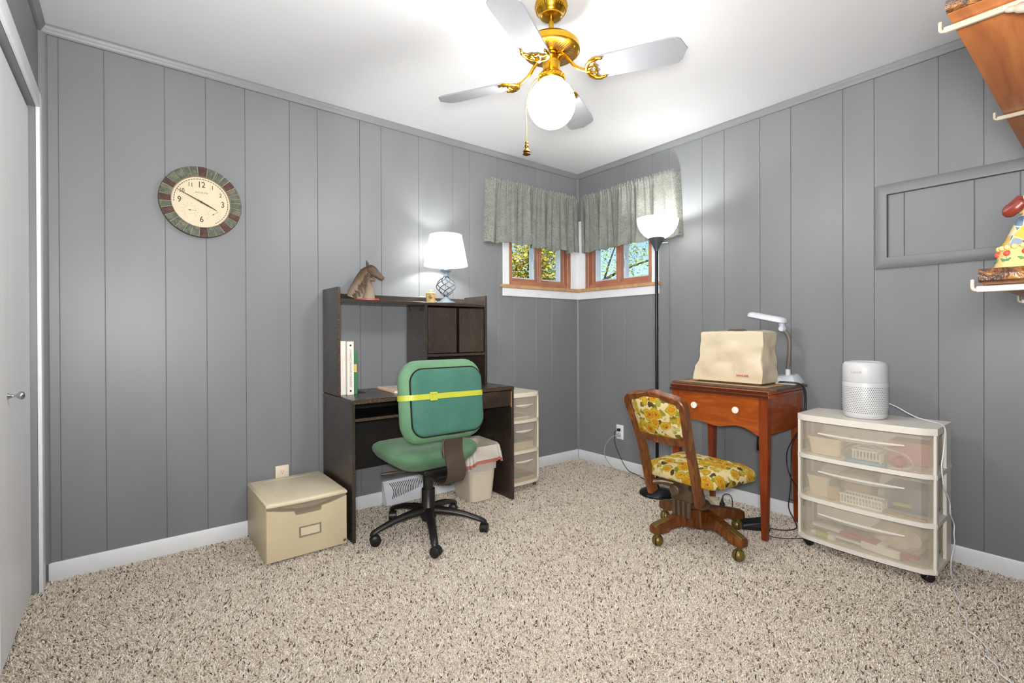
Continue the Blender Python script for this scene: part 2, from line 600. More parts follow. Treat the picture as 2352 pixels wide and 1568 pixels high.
# corner windows
def window(name, mp, label):
    def W3(s, d, z):
        x, y = mp(s, d)
        return (x, y, z)
    def bar(b, s0, s1, d0, d1, z0, z1, bev=0.0025):
        p, q = W3(s0, d0, z0), W3(s1, d1, z1)
        b.box(min(p[0], q[0]), max(p[0], q[0]), min(p[1], q[1]), max(p[1], q[1]), z0, z1, bev, 1)
    s0, s1, z0, z1 = WIN
    b = B()
    fw = 0.034
    for a in ((s0, s0+fw, z0, z1), (s1-fw, s1, z0, z1), (s0+fw, s1-fw, z0, z0+0.03), (s0+fw, s1-fw, z1-fw, z1)):
        bar(b, a[0], a[1], -0.004, 0.085, a[2], a[3])
    w = struct(b.build(name, 'window_wood', smooth=0), label, 'window')
    mid = (s0+s1)/2
    for i, (a, c, d) in enumerate(((s0+fw, mid+0.02, 0.028), (mid-0.02, s1-fw, 0.028))):
        fr = B()
        t = 0.022
        lo, hi = z0+0.03, z1-fw
        if i == 0:
            a2, c2 = a+t, mid-0.021
        else:
            a2, c2 = mid+0.021, c-t
        if i == 0:
            bar(fr, a, a2, d, d+0.03, lo, hi)
            bar(fr, c2, mid, d-0.012, d+0.03, lo, hi)
            bar(fr, a2, c2, d, d+0.03, lo, lo+0.028)
            bar(fr, a2, c2, d, d+0.03, hi-t, hi)
        else:
            bar(fr, c2, c, d, d+0.03, lo, hi)
            bar(fr, mid, a2, d-0.012, d+0.03, lo, hi)
            bar(fr, a2, c2, d, d+0.03, lo, lo+0.028)
            bar(fr, a2, c2, d, d+0.03, hi-t, hi)
        so = fr.build('sash', 'window_wood', w, 0)
        pn = B()
        bar(pn, a2-0.004, c2+0.004, d+0.014, d+0.018, lo+0.024, hi-t+0.004, 0)
        pn.build('pane', 'glass_pane', so, 0)
        tr = B()
        e = 0.014
        bar(tr, a2-0.002, a2+e, d+0.031, 0.112, lo+0.03, hi-t)
        bar(tr, c2-e, c2+0.002, d+0.031, 0.112, lo+0.03, hi-t)
        bar(tr, a2+e, c2-e, d+0.031, 0.112, lo+0.03, lo+0.042)
        bar(tr, a2+e, c2-e, d+0.031, 0.148, hi-t-0.012, hi-t)
        so2 = tr.build('storm_frame', 'vinyl_white', w, 0)
        so2['label'] = 'white outer storm frame'
    # lever latch at the meeting stile
    lt = B()
    bar(lt, mid-0.012+0.03, mid+0.006+0.03, 0.06, 0.075, 1.66, 1.72, 0.002)
    bar(lt, mid-0.004+0.03, mid+0.002+0.03, 0.055, 0.06, 1.60, 1.67, 0.001)
    lt.build('latch', 'chrome', w, 0)
    # white side casing against the wall
    cs = B()
    bar(cs, s1+0.0005, 0.824, -0.014, 0.0, z0, z1+0.06, 0.003)
    cs.build('casing', 'trim_white', w, 0)
    hd = B()
    bar(hd, 0.0, s1, -0.014, 0.0, z1+0.0005, z1+0.06, 0.003)
    hd.build('head_casing', 'trim_white', w, 0)
    return w
window_1 = window('window_1', mapL, 'brown wood slider window left of the room corner')
window_2 = window('window_2', mapR, 'brown wood slider window right of the room corner behind the floor lamp')
b = B()
b.box(-0.0925, -0.001, -0.014, -0.0005, 1.4505, 1.974, 0.003, 2)
b.box(-0.014, -0.0005, -0.0925, -0.0142, 1.4505, 1.974, 0.003, 2)
b.box(-0.034, -0.0142, -0.034, -0.0142, 1.4505, 1.974, 0.003, 2)
struct(b.build('trim_9', 'trim_white', smooth=0), 'white corner post between the two windows', 'trim')
b = B()
b.prism([(-0.845, -0.03), (-0.03, -0.03), (-0.03, -0.843), (0.011, -0.843), (0.011, 0.011), (-0.845, 0.011)], 1.4255, 1.4495, 'z', bev=0.004, seg=2)
struct(b.build('trim_10', 'sill_wood', smooth=30), 'light wood window sill turning the corner', 'window sill')
b = B()
b.box(-0.826, -0.0142, -0.014, -0.0005, 1.362, 1.425, 0.002, 1)
b.box(-0.014, -0.0005, -0.826, -0.0005, 1.362, 1.425, 0.002, 1)
struct(b.build('trim_11', 'trim_white', smooth=0), 'white apron board under the window sill', 'trim')

def inv(t):
    return (Matrix.Translation(t.location) @ Matrix.Rotation(t.rotation_euler[2], 4, 'Z')).inverted()
def bw(b, name, mat, t, smooth=35):
    """build a part that was laid out in room coordinates under the thing t"""
    b.xf(inv(t))
    return b.build(name, mat, t, smooth)

# ------------------------------------------------------------------ ceiling fan
plain('brass', 'c99a2e', 0.24, 1.0, var=0.08, vscale=30)
plain('brass_dark', '7a5416', 0.4, 0.9, var=0.1)
plain('blade_white', '8c8e92', 0.28, 0.0, var=0.02, vscale=6)
plain('blade_edge', '6f7175', 0.5)
plain('slot_dark', '3a2508', 0.6)
def globe_mat():
    k = NT('lit_globe')
    k.setp(Base_Color='fbf7ee', Roughness=0.25, Emission_Strength=GLOBE_STRENGTH)
    k.p.inputs['Emission Color'].default_value = LIGHT_COLOR + (1,)
    M['lit_globe'] = k.m
globe_mat()
FX, FY = -1.685, -1.475
fan = thing('ceiling_fan', 'brass ceiling fan with four white blades and a lit round globe', 'ceiling fan', (FX, FY, RH))
def fz(z):
    return z-RH
b = B()
b.lathe([(0.066, -0.0005), (0.067, -0.018), (0.062, -0.03), (0.052, -0.042), (0.044, -0.05), (0.044, -0.056), (0.036, -0.06), (0.0, -0.06)], 40)
for k in range(40):
    a = 2*PI*k/40
    b.tube([(0.0668*math.cos(a), 0.0668*math.sin(a), -0.012), (0.060*math.cos(a), 0.060*math.sin(a), -0.034)], 0.0022, 5)
b.build('canopy', 'brass', fan, 50)
B().tube([(0, 0, -0.055), (0, 0, fz(2.285))], 0.0105, 16).build('down_rod', 'brass', fan, 60)
b = B()
b.lathe([(0.03, fz(2.30)), (0.07, fz(2.292)), (0.105, fz(2.275)), (0.117, fz(2.262)), (0.118, fz(2.24)), (0.113, fz(2.235)), (0.108, fz(2.2335)), (0.045, fz(2.226)), (0.043, fz(2.24)), (0.0, fz(2.24))], 48)
housing = b.build('motor_housing', 'brass', fan, 40)
b = B()
for k in range(48):
    a = 2*PI*(k+.5)/48
    z0, z1 = fz(2.2322)-0.0004, fz(2.2276)-0.0004
    b.tube([(0.062*math.cos(a), 0.062*math.sin(a), z1), (0.094*math.cos(a), 0.094*math.sin(a), z0)], 0.0016, 4)
b.build('vent_slots', 'slot_dark', housing, 0)
for k in range(3):
    a = 2*PI*k/3+0.9
    B().lathe([(0.0, 0.001), (0.005, 0.0), (0.0045, -0.003), (0.0, -0.004)], 10, (0.104*math.cos(a), 0.104*math.sin(a), fz(2.2335))).build('screw', 'brass', housing, 40)
b = B()
b.lathe([(0.0, fz(2.235)), (0.028, fz(2.232)), (0.037, fz(2.21)), (0.036, fz(2.2)), (0.037, fz(2.192)), (0.0355, fz(2.188)), (0.0355, fz(2.15)), (0.038, fz(2.146)), (0.038, fz(2.14)), (0.0, fz(2.14))], 32)
b.build('switch_housing', 'brass', fan, 40)
b = B()
b.lathe([(0.0, fz(2.146)), (0.05, fz(2.145)), (0.055, fz(2.138)), (0.056, fz(2.122)), (0.052, fz(2.116)), (0.047, fz(2.116)), (0.0, fz(2.13))], 40)
for k in range(24):
    a = 2*PI*k/24
    for s in (-1, 1):
        a2 = a+s*0.055
        b.tube([(0.0565*math.cos(a), 0.0565*math.sin(a), fz(2.130)), (0.0565*math.cos(a2+0.06), 0.0565*math.sin(a2+0.06), fz(2.130+s*0.006))], 0.0019, 5)
b.build('globe_fitter', 'brass', fan, 45)
b = B()
prof = []
for i in range(3, 33):
    a = PI*i/32
    prof.append((0.098*math.sin(a), fz(2.025)+0.098*math.cos(a)))
b.lathe(prof, 48)
g = b.build('globe', 'lit_globe', fan, 180)
g['label'] = 'lit white glass globe'
# blades and their scrolled irons
def blade_outline():
    pts = []
    half = [(0.150, 0.0), (0.152, 0.025), (0.160, 0.045), (0.178, 0.056), (0.21, 0.058), (0.36, 0.062), (0.47, 0.065), (0.497, 0.062), (0.511, 0.05), (0.517, 0.034), (0.522, 0.016), (0.532, 0.0)]
    pts = half + [(x, -y) for x, y in reversed(half[1:-1])]
    return pts
PITCH = R(13)
for k in range(4):
    ang = R(-61+90*k)
    mz = Matrix.Rotation(ang, 4, 'Z')
    tilt = Matrix.Translation((0, 0, fz(2.137))) @ Matrix.Rotation(-PITCH, 4, 'X')
    b = B()
    b.prism(blade_outline(), -0.003, 0.003, 'z', bev=0.0012)
    b.xf(mz @ tilt)
    bl = b.build('blade', 'blade_white', fan, 30)
    ir = B()
    arm = spline([(0.03, 0, fz(2.222)), (0.05, 0, fz(2.222)), (0.075, 0, fz(2.195)), (0.10, 0, fz(2.162)), (0.13, 0, fz(2.140)), (0.158, 0, fz(2.132))], 5)
    ir.tube([mz @ Vector(p) for p in arm], [0.008]*6+[0.007]*(len(arm)-6), 8)
    def T(x, y, z=-0.006):
        return mz @ tilt @ Vector((x, y, z))
    for s in (-1, 1):
        ir.tube([T(*p) for p in spline([(0.15, 0.0, -0.006), (0.158, s*0.028, -0.006), (0.175, s*0.046, -0.006), (0.20, s*0.052, -0.006), (0.222, s*0.047, -0.006)], 5)], [0.0075]*10+[0.0085]*6+[0.006]*4+[0.003], 8)
        ir.tube([T(*p) for p in spline([(0.19, s*0.045, -0.006), (0.182, s*0.026, -0.007), (0.192, s*0.012, -0.007), (0.184, 0, -0.007)], 4)], 0.0048, 6)
        ir.tube([T(*p) for p in spline([(0.152, s*0.006, -0.007), (0.168, s*0.014, -0.008), (0.182, s*0.018, -0.007)], 4)], 0.0042, 6)
    ir.tube([T(0.148, 0, -0.006), T(0.165, 0, -0.008)], 0.012, 8)
    ir.build('blade_iron', 'brass', fan, 60)
# pull chain with its turned fob, hanging beside the globe
lf = Vector((-_r.x, -_r.y, 0))
b = B()
path = spline([lf*0.045+Vector((0, 0, fz(2.142))), lf*0.075+Vector((0, 0, fz(2.115))), lf*0.1035+Vector((0, 0, fz(2.03))), lf*0.1035+Vector((0, 0, fz(1.94))), lf*0.1035+Vector((0, 0, fz(1.868)))], 22)
for p in path:
    b.ball(p, 0.0017, 6, 4)
b.tube(path, 0.0006, 4)
ch = b.build('pull_chain', 'brass_dark', fan, 60)
b = B()
b.lathe([(0.0, fz(1.872)), (0.005, fz(1.870)), (0.0065, fz(1.865)), (0.0045, fz(1.86)), (0.008, fz(1.855)), (0.0085, fz(1.85)), (0.005, fz(1.845)), (0.0085, fz(1.838)), (0.015, fz(1.832)), (0.0155, fz(1.828)), (0.009, fz(1.826)), (0.017, fz(1.818)), (0.0, fz(1.81))], 14, lf*0.1035)
fob = b.build('fob', 'brass_dark', ch, 40)
fob['label'] = 'turned brass and wood pull fob'

# ------------------------------------------------------------------ wall clock
def stone_mat(name, c1, c2, c3):
    k = NT(name)
    vec = k.coord()
    nz = k.noise(vec, 22, 5, 0.65, 2.5)
    k.l(k.ramp(nz.outputs['Fac'], [(0.3, c1), (0.5, c2), (0.72, c3)]), k.p.inputs['Base Color'])
    k.setp(Roughness=0.45)
    k.bump(nz.outputs['Fac'], 0.7, 0.006)
    M[name] = k.m
stone_mat('slate_green', '31372e', '4d5446', '77785f')
stone_mat('slate_red', '1f0c08', '3d180d', '5f351e')
plain('grout', 'a3967a', 0.8)
plain('clock_rim', '5a4526', 0.45, 0.4, var=0.25, vscale=30)
plain('clock_face', 'd6c7a8', 0.5, var=0.03, vscale=8)
plain('ink_brown', '4a3826', 0.6)
plain('ink_pale', 'b19a78', 0.6)
CR = 0.180
clock = thing('wall_clock', 'round wall clock with a stone tile rim and cream dial', 'clock', (-2.766, -0.0008, 1.753))
# local: x along the wall, z up, -y into the room
Rx = Matrix.Rotation(PI/2, 4, 'X')   # lathe axis z -> -y
b = B()
b.lathe([(0.0, 0.0), (0.168, 0.0), (CR, 0.006), (CR+0.001, 0.016), (CR-0.002, 0.024), (0.128, 0.024), (0.1275, 0.016), (0.0, 0.016)], 72, mtx=Rx)
b.build('rim', 'clock_rim', clock, 40)
b = B()
b.lathe([(0.1275, 0.022), (CR-0.002, 0.0235), (CR-0.002, 0.0265), (0.129, 0.0255)], 72, mtx=Rx, ring_loop=True)
b.build('grout_bed', 'grout', clock, 60)
b = B()
b.lathe([(0.0, 0.0162), (0.127, 0.0162), (0.127, 0.0172), (0.0, 0.0172)], 64, mtx=Rx)
b.build('dial', 'clock_face', clock, 40)
rs = random.Random(3)
reds = [3, 50, 112, 139, 177, 246, 271, 299]
edges = [0]
bounds = [-6, 9, 22, 34, 44, 57, 68, 76, 84, 95, 106, 118, 131, 145, 158, 170, 184, 196, 207, 219, 229, 240, 253, 264, 277, 288, 293, 305, 318, 330, 342]
for a0, a1 in zip(bounds, bounds[1:]+[354]):
    mid = (a0+a1)/2
    red = any(abs(mid-r) < 5.5 for r in reds)
    ga = 0.55
    ri, ro = 0.1300, CR-0.0025
    h = 0.0285+rs.uniform(-0.001, 0.0018)
    jit = rs.uniform(-1.2, 1.2)
    outer = []
    n = 3
    top, bot = [], []
    for r_, j in ((ri, -jit), (ro, jit)):
        row = [R(a0+ga+(a1-a0-2*ga)*i/n) for i in range(n+1)]
        pts = [(r_*math.sin(a), r_*math.cos(a)) for a in row]
        top.append(pts)
    poly = top[0]+list(reversed(top[1]))
    b = B()
    b.prism([(x, z) for x, z in poly], -h, -0.0245, 'y', bev=0.0015, front_only=True)
    b.build('rim_stone', 'slate_red' if red else 'slate_green', clock, 40)
def dial_num(s, deg, rad, size):
    a = R(deg)
    text('numeral', s, size, 'ink_brown', clock, (rad*math.sin(a), -0.0175, rad*math.cos(a)), (PI/2, 0, 0), sx=0.82, bold=0.0004)
for s, deg, rad, size in (('12', 0, 0.088, 0.042), ('1', 31, 0.094, 0.028), ('2', 61, 0.096, 0.028), ('3', 90, 0.094, 0.042), ('6', 180, 0.088, 0.042), ('9', 270, 0.094, 0.042), ('10', 299, 0.096, 0.03), ('11', 330, 0.094, 0.03)):
    dial_num(s, deg, rad, size)
text('dial_lettering', 'ACURITE', 0.0105, 'ink_brown', clock, (0, -0.0175, 0.048), (PI/2, 0, 0), sx=1.2, font_space=1.1)
b = B()
for k in range(60):
    d = 6*k+3
    if 150 < d < 262:
        continue
    m = Matrix.Rotation(R(d), 4, 'Y')
    b.box(-0.0044, 0.0044, -0.0178, -0.0172, 0.1155, 0.1185, mtx=m)
b.build('minute_track', 'ink_brown', clock, 0)
def subdial(cx, cz, rad, a0, a1, needle, n):
    b = B()
    for k in range(n):
        a = R(a0+(a1-a0)*k/(n-1))
        b.box(-0.0006, 0.0006, -0.0178, -0.0172, rad-0.004, rad, mtx=Matrix.Translation((cx, 0, cz)) @ Matrix.Rotation(a, 4, 'Y'))
        if k % 3 == 0:
            b.box(-0.0022, 0.0022, -0.0178, -0.0172, rad+0.006, rad+0.0085, mtx=Matrix.Translation((cx, 0, cz)) @ Matrix.Rotation(a, 4, 'Y'))
    s = b.build('subdial_scale', 'ink_pale', clock, 0)
    b = B()
    mt = Matrix.Translation((cx, 0, cz)) @ Matrix.Rotation(R(needle), 4, 'Y')
    b.box(-0.0006, 0.0006, -0.0186, -0.0180, -0.008, rad+0.002, mtx=mt)
    b.box(-0.002, 0.002, -0.0188, -0.0178, -0.004, 0.004, mtx=mt)
    b.build('subdial_needle', 'ink_brown', clock, 0)
subdial(-0.050, -0.046, 0.027, -140, 135, 88, 28)
subdial(0.052, -0.056, 0.025, -130, 130, 52, 25)
for nm, deg, ln, wd, y in (('hour_hand', 117, 0.075, 0.0036, -0.0205), ('minute_hand', 296, 0.117, 0.0026, -0.0222)):
    b = B()
    mt = Matrix.Rotation(R(deg), 4, 'Y')
    b.prism([(-wd, -0.02), (wd, -0.02), (wd*1.1, 0.03), (wd*0.35, ln), (-wd*0.35, ln), (-wd*1.1, 0.03)], y-0.0006, y+0.0006, 'y')
    b.xf(mt)
    b.build(nm, 'ink_brown', clock, 0)
B().lathe([(0.0, 0.0172), (0.005, 0.0172), (0.005, 0.0235), (0.0, 0.0245)], 14, mtx=Rx).build('hand_hub', 'ink_brown', clock, 40)

# ------------------------------------------------------------------ desk and hutch
def desk_mat():
    k = NT('black_laminate')
    vec = k.coord((4, 4, 1.2))
    nz = k.noise(vec, 5, 4, 0.6, 0.5)
    col = k.ramp(nz.outputs['Fac'], [(0.3, '2b241d'), (0.7, '3a3128')])
    v2 = k.coord()
    w = k.noise(k.coord((60, 60, 14)), 3, 5, 0.8)
    f = k.ramp(w.outputs['Fac'], [(0.72, (0, 0, 0, 1)), (0.80, (0.6, 0.6, 0.6, 1))])
    k.l(k.mix(f, col, '6e5a45'), k.p.inputs['Base Color'])
    k.setp(Roughness=k.ramp(k.noise(v2, 6, 3).outputs['Fac'], [(0.3, (0.24, 0.24, 0.24, 1)), (0.7, (0.34, 0.34, 0.34, 1))]), Specular_IOR_Level=0.9)
    M['black_laminate'] = k.m
    k = NT('black_interior')
    k.setp(Base_Color='14110f', Roughness=0.5)
    v2 = k.coord()
    k.l(k.ramp(k.noise(v2, 8, 3).outputs['Fac'], [(0.3, '0f0d0b'), (0.7, '1d1916')]), k.p.inputs['Base Color'])
    M['black_interior'] = k.m
    k = NT('worn_edge')
    v2 = k.coord((6, 6, 30))
    nz = k.noise(v2, 14, 4, 0.7)
    k.l(k.ramp(nz.outputs['Fac'], [(0.42, '241c16'), (0.55, '4a382a'), (0.68, '8f7156'), (0.8, 'c3a889')]), k.p.inputs['Base Color'])
    k.setp(Roughness=0.5)
    M['worn_edge'] = k.m
desk_mat()
plain('iron_black', '17171a', 0.4, 0.6, var=0.2)
DX0, DX1, DYF, DYB, DZ = -2.166, -1.103, -0.488, -0.016, 0.735
desk = thing('desk', 'black laminate desk against the clock wall with worn edges', 'desk', ((DX0+DX1)/2, (DYF+DYB)/2, 0))
PT = 0.018
bw(B().box(DX0, DX0+PT, DYF, DYB, 0.0, DZ-0.004, 0.002, 1), 'side_panel', 'black_laminate', desk, 0)
bw(B().box(DX1-PT, DX1, DYF, DYB, 0.0, DZ-0.004, 0.002, 1), 'side_panel', 'black_laminate', desk, 0)
b = B()
rr = 0.014
prof = [(DX0-0.001, DZ-0.022)] + [(DX0-0.001+rr-rr*math.cos(a*PI/12), DZ-rr+rr*math.sin(a*PI/12)) for a in range(7)]
prof += [(DX1+0.001-rr+rr*math.sin(a*PI/12), DZ-rr+rr*math.cos(a*PI/12)) for a in range(7)] + [(DX1+0.001, DZ-0.022)]
b.prism(prof, DYF-0.002, DYB, 'y')
bw(b, 'desk_top', 'black_laminate', desk, 40)
bw(B().box(DX0+0.003, DX1-0.003, DYF-0.0035, DYF-0.0022, DZ-0.021, DZ-0.003), 'edge_band', 'worn_edge', desk, 0)
bw(B().box(DX0+PT, DX1-PT, -0.085, -0.07, 0.262, DZ-0.022), 'back_panel', 'black_interior', desk, 0)
bw(B().box(DX0+PT, -1.515, -0.43, -0.086, 0.612, 0.628, 0.001, 1), 'keyboard_shelf', 'black_interior', desk, 0)
bw(B().box(DX0+PT+0.002, -1.517, -0.4325, -0.4305, 0.6125, 0.6275), 'shelf_edge', 'worn_edge', desk, 0)
b = B()
b.box(-1.515, -1.500, -0.462, -0.086, 0.606, DZ-0.022)
b.box(-1.500, DX1-PT, -0.462, -0.086, 0.606, 0.616)
bw(b, 'drawer_case', 'black_interior', desk, 0)
dr = bw(B().box(-1.512, DX1-PT-0.003, -0.48, -0.4625, 0.608, 0.708, 0.003, 2), 'drawer', 'black_laminate', desk, 30)
bw(B().box(DX1-PT-0.0025, DX1-PT-0.0005, DYF+0.002, DYF+0.008, 0.60, 0.70), 'chipped_edge', 'sill_wood', desk, 0)
# hutch
HYF, HYB = -0.275, -0.018
HT = 1.272
hutch = thing('desk_hutch', 'black laminate hutch with two doors standing on the desk', 'hutch', ((DX0-1.162)/2, (HYF+HYB)/2, DZ))
HX0, HX1 = -2.166, -1.163
bw(B().box(HX0, HX0+0.017, HYF, HYB, DZ+0.0005, 1.337, 0.0015, 1), 'side_panel', 'black_laminate', hutch, 0)
bw(B().box(HX1-0.017, HX1, HYF, HYB, DZ+0.0005, 1.330, 0.0015, 1), 'side_panel', 'black_laminate', hutch, 0)
bw(B().box(HX0+0.001, HX0+0.016, HYF-0.0012, HYF-0.0002, DZ+0.001, 1.336), 'edge_band', 'worn_edge', hutch, 0)
bw(B().box(HX0+0.017, HX1-0.017, HYF, HYB, HT-0.020, HT, 0.0015, 1), 'top_shelf', 'black_laminate', hutch, 0)
bw(B().box(HX0+0.017, HX1-0.017, -0.036, HYB, HT, 1.318, 0.001, 1), 'back_ledge', 'black_laminate', hutch, 0)
bw(B().box(-1.628, -1.612, HYF, HYB, DZ+0.0005, HT-0.020, 0.001, 1), 'divider', 'black_laminate', hutch, 0)
bw(B().box(-1.612, HX1-0.017, -0.030, HYB, DZ+0.0005, HT-0.020), 'cabinet_back', 'black_interior', hutch, 0)
bw(B().box(-1.612, HX1-0.017, HYF+0.002, -0.03, 0.932, 0.948, 0.001, 1), 'cabinet_floor', 'black_laminate', hutch, 0)
for x0, x1 in ((-1.604, -1.400), (-1.378, -1.187)):
    bw(B().box(x0, x1, HYF+0.004, HYF+0.018, 0.953, 1.240, 0.002, 1), 'cabinet_door', 'black_laminate', hutch, 0)
for x in (-1.712, -1.637):
    b = B()
    b.tube([(x, HYF+0.05, HT-0.0205)]+[(x, HYF+0.05-0.010+0.010*math.cos(a), HT-0.045-0.010*math.sin(a)) for a in [i*PI/8 for i in range(0, 10)]], 0.0017, 6)
    b.tube([(x, HYF+0.05, HT-0.0205), (x, HYF+0.05, HT-0.024)], 0.006, 8)
    bw(b, 'cup_hook', 'iron_black', hutch, 60)

# ------------------------------------------------------------------ things on the hutch
def flat_loft(b, pts, ra, rb, n=12):
    """loft of ellipses along a spine in the local x-z plane; ra in plane, rb along y"""
    P = [Vector((x, y, z)) for x, y, z in pts]
    rings = []
    for i, p in enumerate(P):
        t = (P[min(i+1, len(P)-1)]-P[max(i-1, 0)]).normalized()
        nr = Vector((-t.z, 0, t.x))
        rings.append([p + nr*ra[i]*math.cos(2*PI*k/n) + Vector((0, 1, 0))*rb[i]*math.sin(2*PI*k/n) for k in range(n)])
    b.rings(rings)
    return b
def horse_mat():
    k = NT('bisque_horse')
    vec = k.coord()
    sx = k.n('SeparateXYZ')
    k.l(vec, sx.inputs[0])
    nz = k.noise(vec, 60, 4, 0.6)
    h = k.math('ADD', sx.outputs['Z'], k.math('MULTIPLY', nz.outputs['Fac'], 0.08))
    k.l(k.ramp(k.math('MULTIPLY', h, 4.0), [(0.15, '958a78'), (0.45, '82705a'), (0.7, '5f4a35'), (0.95, '463424')]), k.p.inputs['Base Color'])
    k.setp(Roughness=0.5)
    k.bump(k.noise(k.coord((40, 10, 60)), 3, 3).outputs['Fac'], 0.5, 0.006)
    M['bisque_horse'] = k.m
horse_mat()
plain('mane_brown', '4f3a26', 0.6, var=0.3, vscale=50)
plain('red_base', 'b3311e', 0.3, var=0.1)
hr = thing('horse_figurine', 'bronze-toned horse head figurine with a foal on a red base', 'figurine', (-1.965, -0.165, HT+0.0005), R(-24))
u = 0.00285
def q(px, py, y=0.0):
    return ((px-843)*u, y, (689-py)*u)
b = B()
b.prism(rrect(0.145, 0.085, 0.03, 5, 0.006, 0), 0.0, 0.011, 'z', bev=0.002)
b.build('base', 'red_base', hr, 40)
b = B()
flat_loft(b, [q(823, 685.2), q(827, 674), q(832, 660), q(838, 645), q(845, 631), q(851, 623)], [0.050, 0.054, 0.048, 0.042, 0.036, 0.024], [0.034, 0.034, 0.030, 0.026, 0.022, 0.017])
flat_loft(b, [q(845, 620), q(850, 623.5), q(857, 627), q(865, 633), q(873, 639), q(878, 642.5), q(880, 644)], [0.014, 0.031, 0.032, 0.024, 0.017, 0.015, 0.009], [0.012, 0.024, 0.024, 0.018, 0.014, 0.013, 0.008])
for s in (-1, 1):
    flat_loft(b, [q(849, 618, s*0.011), q(848, 613, s*0.013), q(845.5, 606, s*0.014)], [0.009, 0.008, 0.001], [0.005, 0.005, 0.001], 8)
hb = b.build('horse_head', 'bisque_horse', hr, 60)
b = B()
for s in (-1, 1):
    b.ball(q(860, 627, s*0.0225), 0.0042, 8, 6, (1.3, 0.6, 0.8))
    b.ball(q(877.5, 641, s*0.0115), 0.003, 8, 6, (1, 0.6, 1))
    b.tube([q(868, 643.5, s*0.0135), q(873, 645, s*0.0125), q(877, 645.5, s*0.010)], 0.0013, 5)
    b.tube([q(853, 631, s*0.022), q(858, 637, s*0.0215), q(866, 639, s*0.0165)], [0.0008, 0.002, 0.0008], 5)
b.build('eyes_and_mouth', 'mane_brown', hr, 60)
b = B()
rs = random.Random(8)
for k in range(30):
    t = k/29
    px, py = 848-35*t, 616+54*t
    for s in (-1, 1):
        y0 = s*(0.008+0.006*rs.random())
        p0 = q(px, py, y0*0.4)
        p1 = q(px+6+4*rs.random(), py+8+5*rs.random(), s*(0.022+0.013*t))
        p2 = q(px+8+8*rs.random(), py+20+8*rs.random(), s*(0.026+0.014*t))
        b.tube(spline([p0, p1, p2], 4), [0.003, 0.0035, 0.004, 0.004, 0.004, 0.0035, 0.003, 0.002, 0.0008], 5)
b.build('mane', 'mane_brown', hr, 60)
b = B()
fy = -0.016
flat_loft(b, [q(850, 685.2, fy), q(852, 670, fy), q(850, 656, fy), q(848, 647, fy)], [0.036, 0.028, 0.021, 0.015], [0.024, 0.02, 0.016, 0.013])
flat_loft(b, [q(844, 643, fy), q(850, 643.5, fy), q(856, 645, fy), q(861, 646, fy), q(863, 647, fy)], [0.008, 0.015, 0.013, 0.009, 0.005], [0.008, 0.014, 0.012, 0.009, 0.005])
b.build('foal', 'bisque_horse', hr, 60)

def jar_mat():
    k = NT('jar_paint')
    vec = k.coord()
    nz = k.noise(vec, 55, 3, 0.6, 1.5)
    k.l(k.ramp(nz.outputs['Fac'], [(0.36, '7a6a2c'), (0.45, 'cfa75c'), (0.6, 'e2c184'), (0.7, 'b07f3a')]), k.p.inputs['Base Color'])
    k.setp(Roughness=0.4)
    M['jar_paint'] = k.m
jar_mat()
plain('jar_lid', 'dcbf8c', 0.45, var=0.08)
plain('star_brown', '6b4a20', 0.6)
jar = thing('trinket_jar', 'tiny yellow lidded jar painted with a brown star', 'jar', (-1.530, -0.165, HT+0.0005), R(-30))
B().lathe([(0.0, 0.0), (0.029, 0.0), (0.0305, 0.002), (0.0305, 0.058), (0.028, 0.06), (0.0, 0.06)], 28).build('jar_body', 'jar_paint', jar, 40)
ld = B().lathe([(0.0, 0.0602), (0.0325, 0.0602), (0.033, 0.064), (0.030, 0.068), (0.006, 0.070), (0.005, 0.074), (0.0095, 0.079), (0.0095, 0.084), (0.005, 0.089), (0.0, 0.090)], 24).build('lid', 'jar_lid', jar, 40)
b = B()
b.prism([(0.016*(1 if i % 2 == 0 else 0.42)*math.sin(i*PI/5), 0.034+0.016*(1 if i % 2 == 0 else 0.42)*math.cos(i*PI/5)) for i in range(10)], -0.0318, -0.026, 'y')
b.build('star', 'star_brown', jar, 0)

def shade_mat(name, col, tr=0.55):
    k = NT(name)
    d = k.n('BsdfDiffuse')
    d.inputs[0].default_value = lin(col)
    t = k.n('BsdfTranslucent')
    t.inputs[0].default_value = lin(col)
    vec = k.coord((60, 60, 60))
    nz = k.noise(vec, 4, 2)
    bp = k.n('Bump')
    bp.inputs['Strength'].default_value = 0.08
    k.l(nz.outputs['Fac'], bp.inputs['Height'])
    k.l(bp.outputs[0], d.inputs['Normal'])
    mx = k.n('MixShader')
    mx.inputs[0].default_value = tr
    k.l(d.outputs[0], mx.inputs[1])
    k.l(t.outputs[0], mx.inputs[2])
    k.l(mx.outputs[0], k.out.inputs['Surface'])
    M[name] = k.m
shade_mat('shade_fabric', 'f4f4f2', 0.45)
shade_mat('frosted_bowl', 'fbfbf8', 0.5)
def bulb_mat(name, watts, r):
    k = NT(name)
    k.setp(Base_Color='ffffff', Emission_Strength=watts/(PI*4*PI*r*r))
    k.p.inputs['Emission Color'].default_value = LIGHT_COLOR + (1,)
    M[name] = k.m
bulb_mat('bulb_table', TABLE_LAMP_WATTS, 0.026)
bulb_mat('bulb_torch', TORCH_WATTS, 0.03)
plain('blue_grey_metal', '8fa0ae', 0.35, 0.35, var=0.12, vscale=25)
plain('blue_grey_dark', '4a5763', 0.4, 0.4, var=0.15)
lamp = thing('table_lamp', 'small lit lamp with white shade and spiral cage base on the hutch', 'lamp', (-1.428, -0.185, HT+0.0005))
